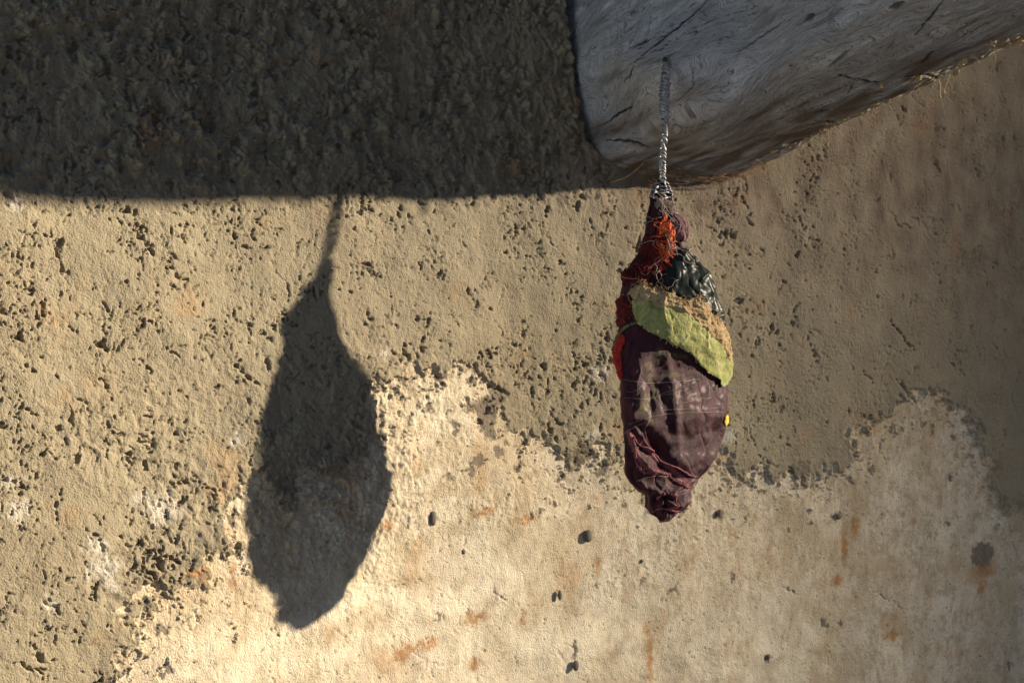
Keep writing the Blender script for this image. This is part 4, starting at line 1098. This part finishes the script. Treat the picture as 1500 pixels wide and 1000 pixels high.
tag(new_mesh_obj('cobweb', V, Fc, web_mat), 'dusty brown cobweb strung along the joint under the log beam', 'cobweb')
pts = []
for (cx, cy, hgt) in [(888, 268, 10), (903, 262, 22), (914, 252, 30), (921, 243, 34), (927, 233, 36)]:
    u, y = px_to_wall(cx, cy); pts.append(wall_point(u, y, hgt * PX))
P = catmull(pts, 30)
V, Fc = tube_mesh([P], [np.linspace(0.9, 1.6, 30) / F], 6)
tag(new_mesh_obj('straw_stalk', V, Fc, straw_mat), 'pale bent straw sticking out of the wall left of the wire', 'straw')

# ------------------------------------------------------------------ out of the picture: the yard floor, and two added blocks that shade and bounce the sunlight
gm = simple_mat('dry_earth', [(0.35, (0.075, 0.072, 0.068)), (0.65, (0.12, 0.115, 0.108))], 3, 0.95, 0.4, 60, 0.01)
V = np.array([[-400, -400, 0], [400, -400, 0], [400, 400, 0], [-400, 400, 0]], float)
tag(new_mesh_obj('ground', V, np.array([[0, 1, 2, 3]]), gm, None, False), kind='structure')
def add_shade_block(dist, lat_edge):
    hs = math.hypot(SX, 1.0)
    f = np.array([SX / hs, 1 / hs]); l = np.array([nx, nz])             # along the sunlight, across it
    c = f * dist + l * lat_edge * SC
    bm = bmesh.new()
    prof = [(0.0, 0.12), (5.85, 0.12), (6.45, -0.04), (7.3, -0.04)]      # straight sides, then a flare that slants the edge of the shade
    pts = []
    for zz, inset in prof:
        ring = []
        for a, b in ((0, inset), (5, inset), (5, 6 - inset), (0, 6 - inset)):
            p = c + f * a - l * b
            ring.append(bm.verts.new((p[0], p[1], zz)))
        pts.append(ring)
    for r0, r1 in zip(pts[:-1], pts[1:]):
        for i in range(4):
            bm.faces.new((r0[i], r0[(i + 1) % 4], r1[(i + 1) % 4], r1[i]))
    bm.faces.new(pts[-1])
    bmesh.ops.recalc_face_normals(bm, faces=bm.faces)
    me = bpy.data.meshes.new('shade_block'); bm.to_mesh(me); bm.free()
    me.materials.append(simple_mat('shade_block_plaster', [(0.35, (0.30, 0.24, 0.165)), (0.65, (0.40, 0.33, 0.23))], 4, 0.95, 0.5, 40, 0.02))
    o = bpy.data.objects.new('shade_block', me); COL.objects.link(o)
    return tag(o, kind='structure')
add_shade_block(17.0, -1.218)  # added, unseen: blocks part of the sun to dim the right of the wall
def add_bounce_wall(s_along, out, height, thick):
    """added unseen reflector, square to the mud wall: bounces bluish sunlight onto the beam"""
    tl = np.array([math.sin(math.radians(43)), math.cos(math.radians(43))]); nn = np.array([tl[1], -tl[0]])
    a = np.array([x0w, z0w]) - tl * s_along - nn * 0.1
    pts = [a, a + nn * (out + 0.1), a + nn * (out + 0.1) - tl * thick, a - tl * thick]
    bm = bmesh.new()
    lo = [bm.verts.new((p[0] * SC, p[1] * SC, 0.0)) for p in pts]
    hi = [bm.verts.new((p[0] * SC, p[1] * SC, height)) for p in pts]
    for i in range(4):
        bm.faces.new((lo[i], lo[(i + 1) % 4], hi[(i + 1) % 4], hi[i]))
    bm.faces.new(hi)
    bmesh.ops.recalc_face_normals(bm, faces=bm.faces)
    bmesh.ops.bevel(bm, geom=[e for e in bm.edges if abs(e.verts[0].co.z - e.verts[1].co.z) > 1], offset=0.03, segments=3, affect='EDGES')
    me = bpy.data.meshes.new('bounce_wall'); bm.to_mesh(me); bm.free()
    me.materials.append(simple_mat('bounce_wall_blue', [(0.35, (0.45, 0.60, 0.82)), (0.65, (0.52, 0.66, 0.85))], 6, 0.9, 0.4, 60, 0.01))
    o = bpy.data.objects.new('bounce_wall', me); COL.objects.link(o)
    return tag(o, kind='structure')
add_bounce_wall(4.2, 1.45, 4.4, 0.8)  # added behind the camera to brighten the beam with bounced sunlight
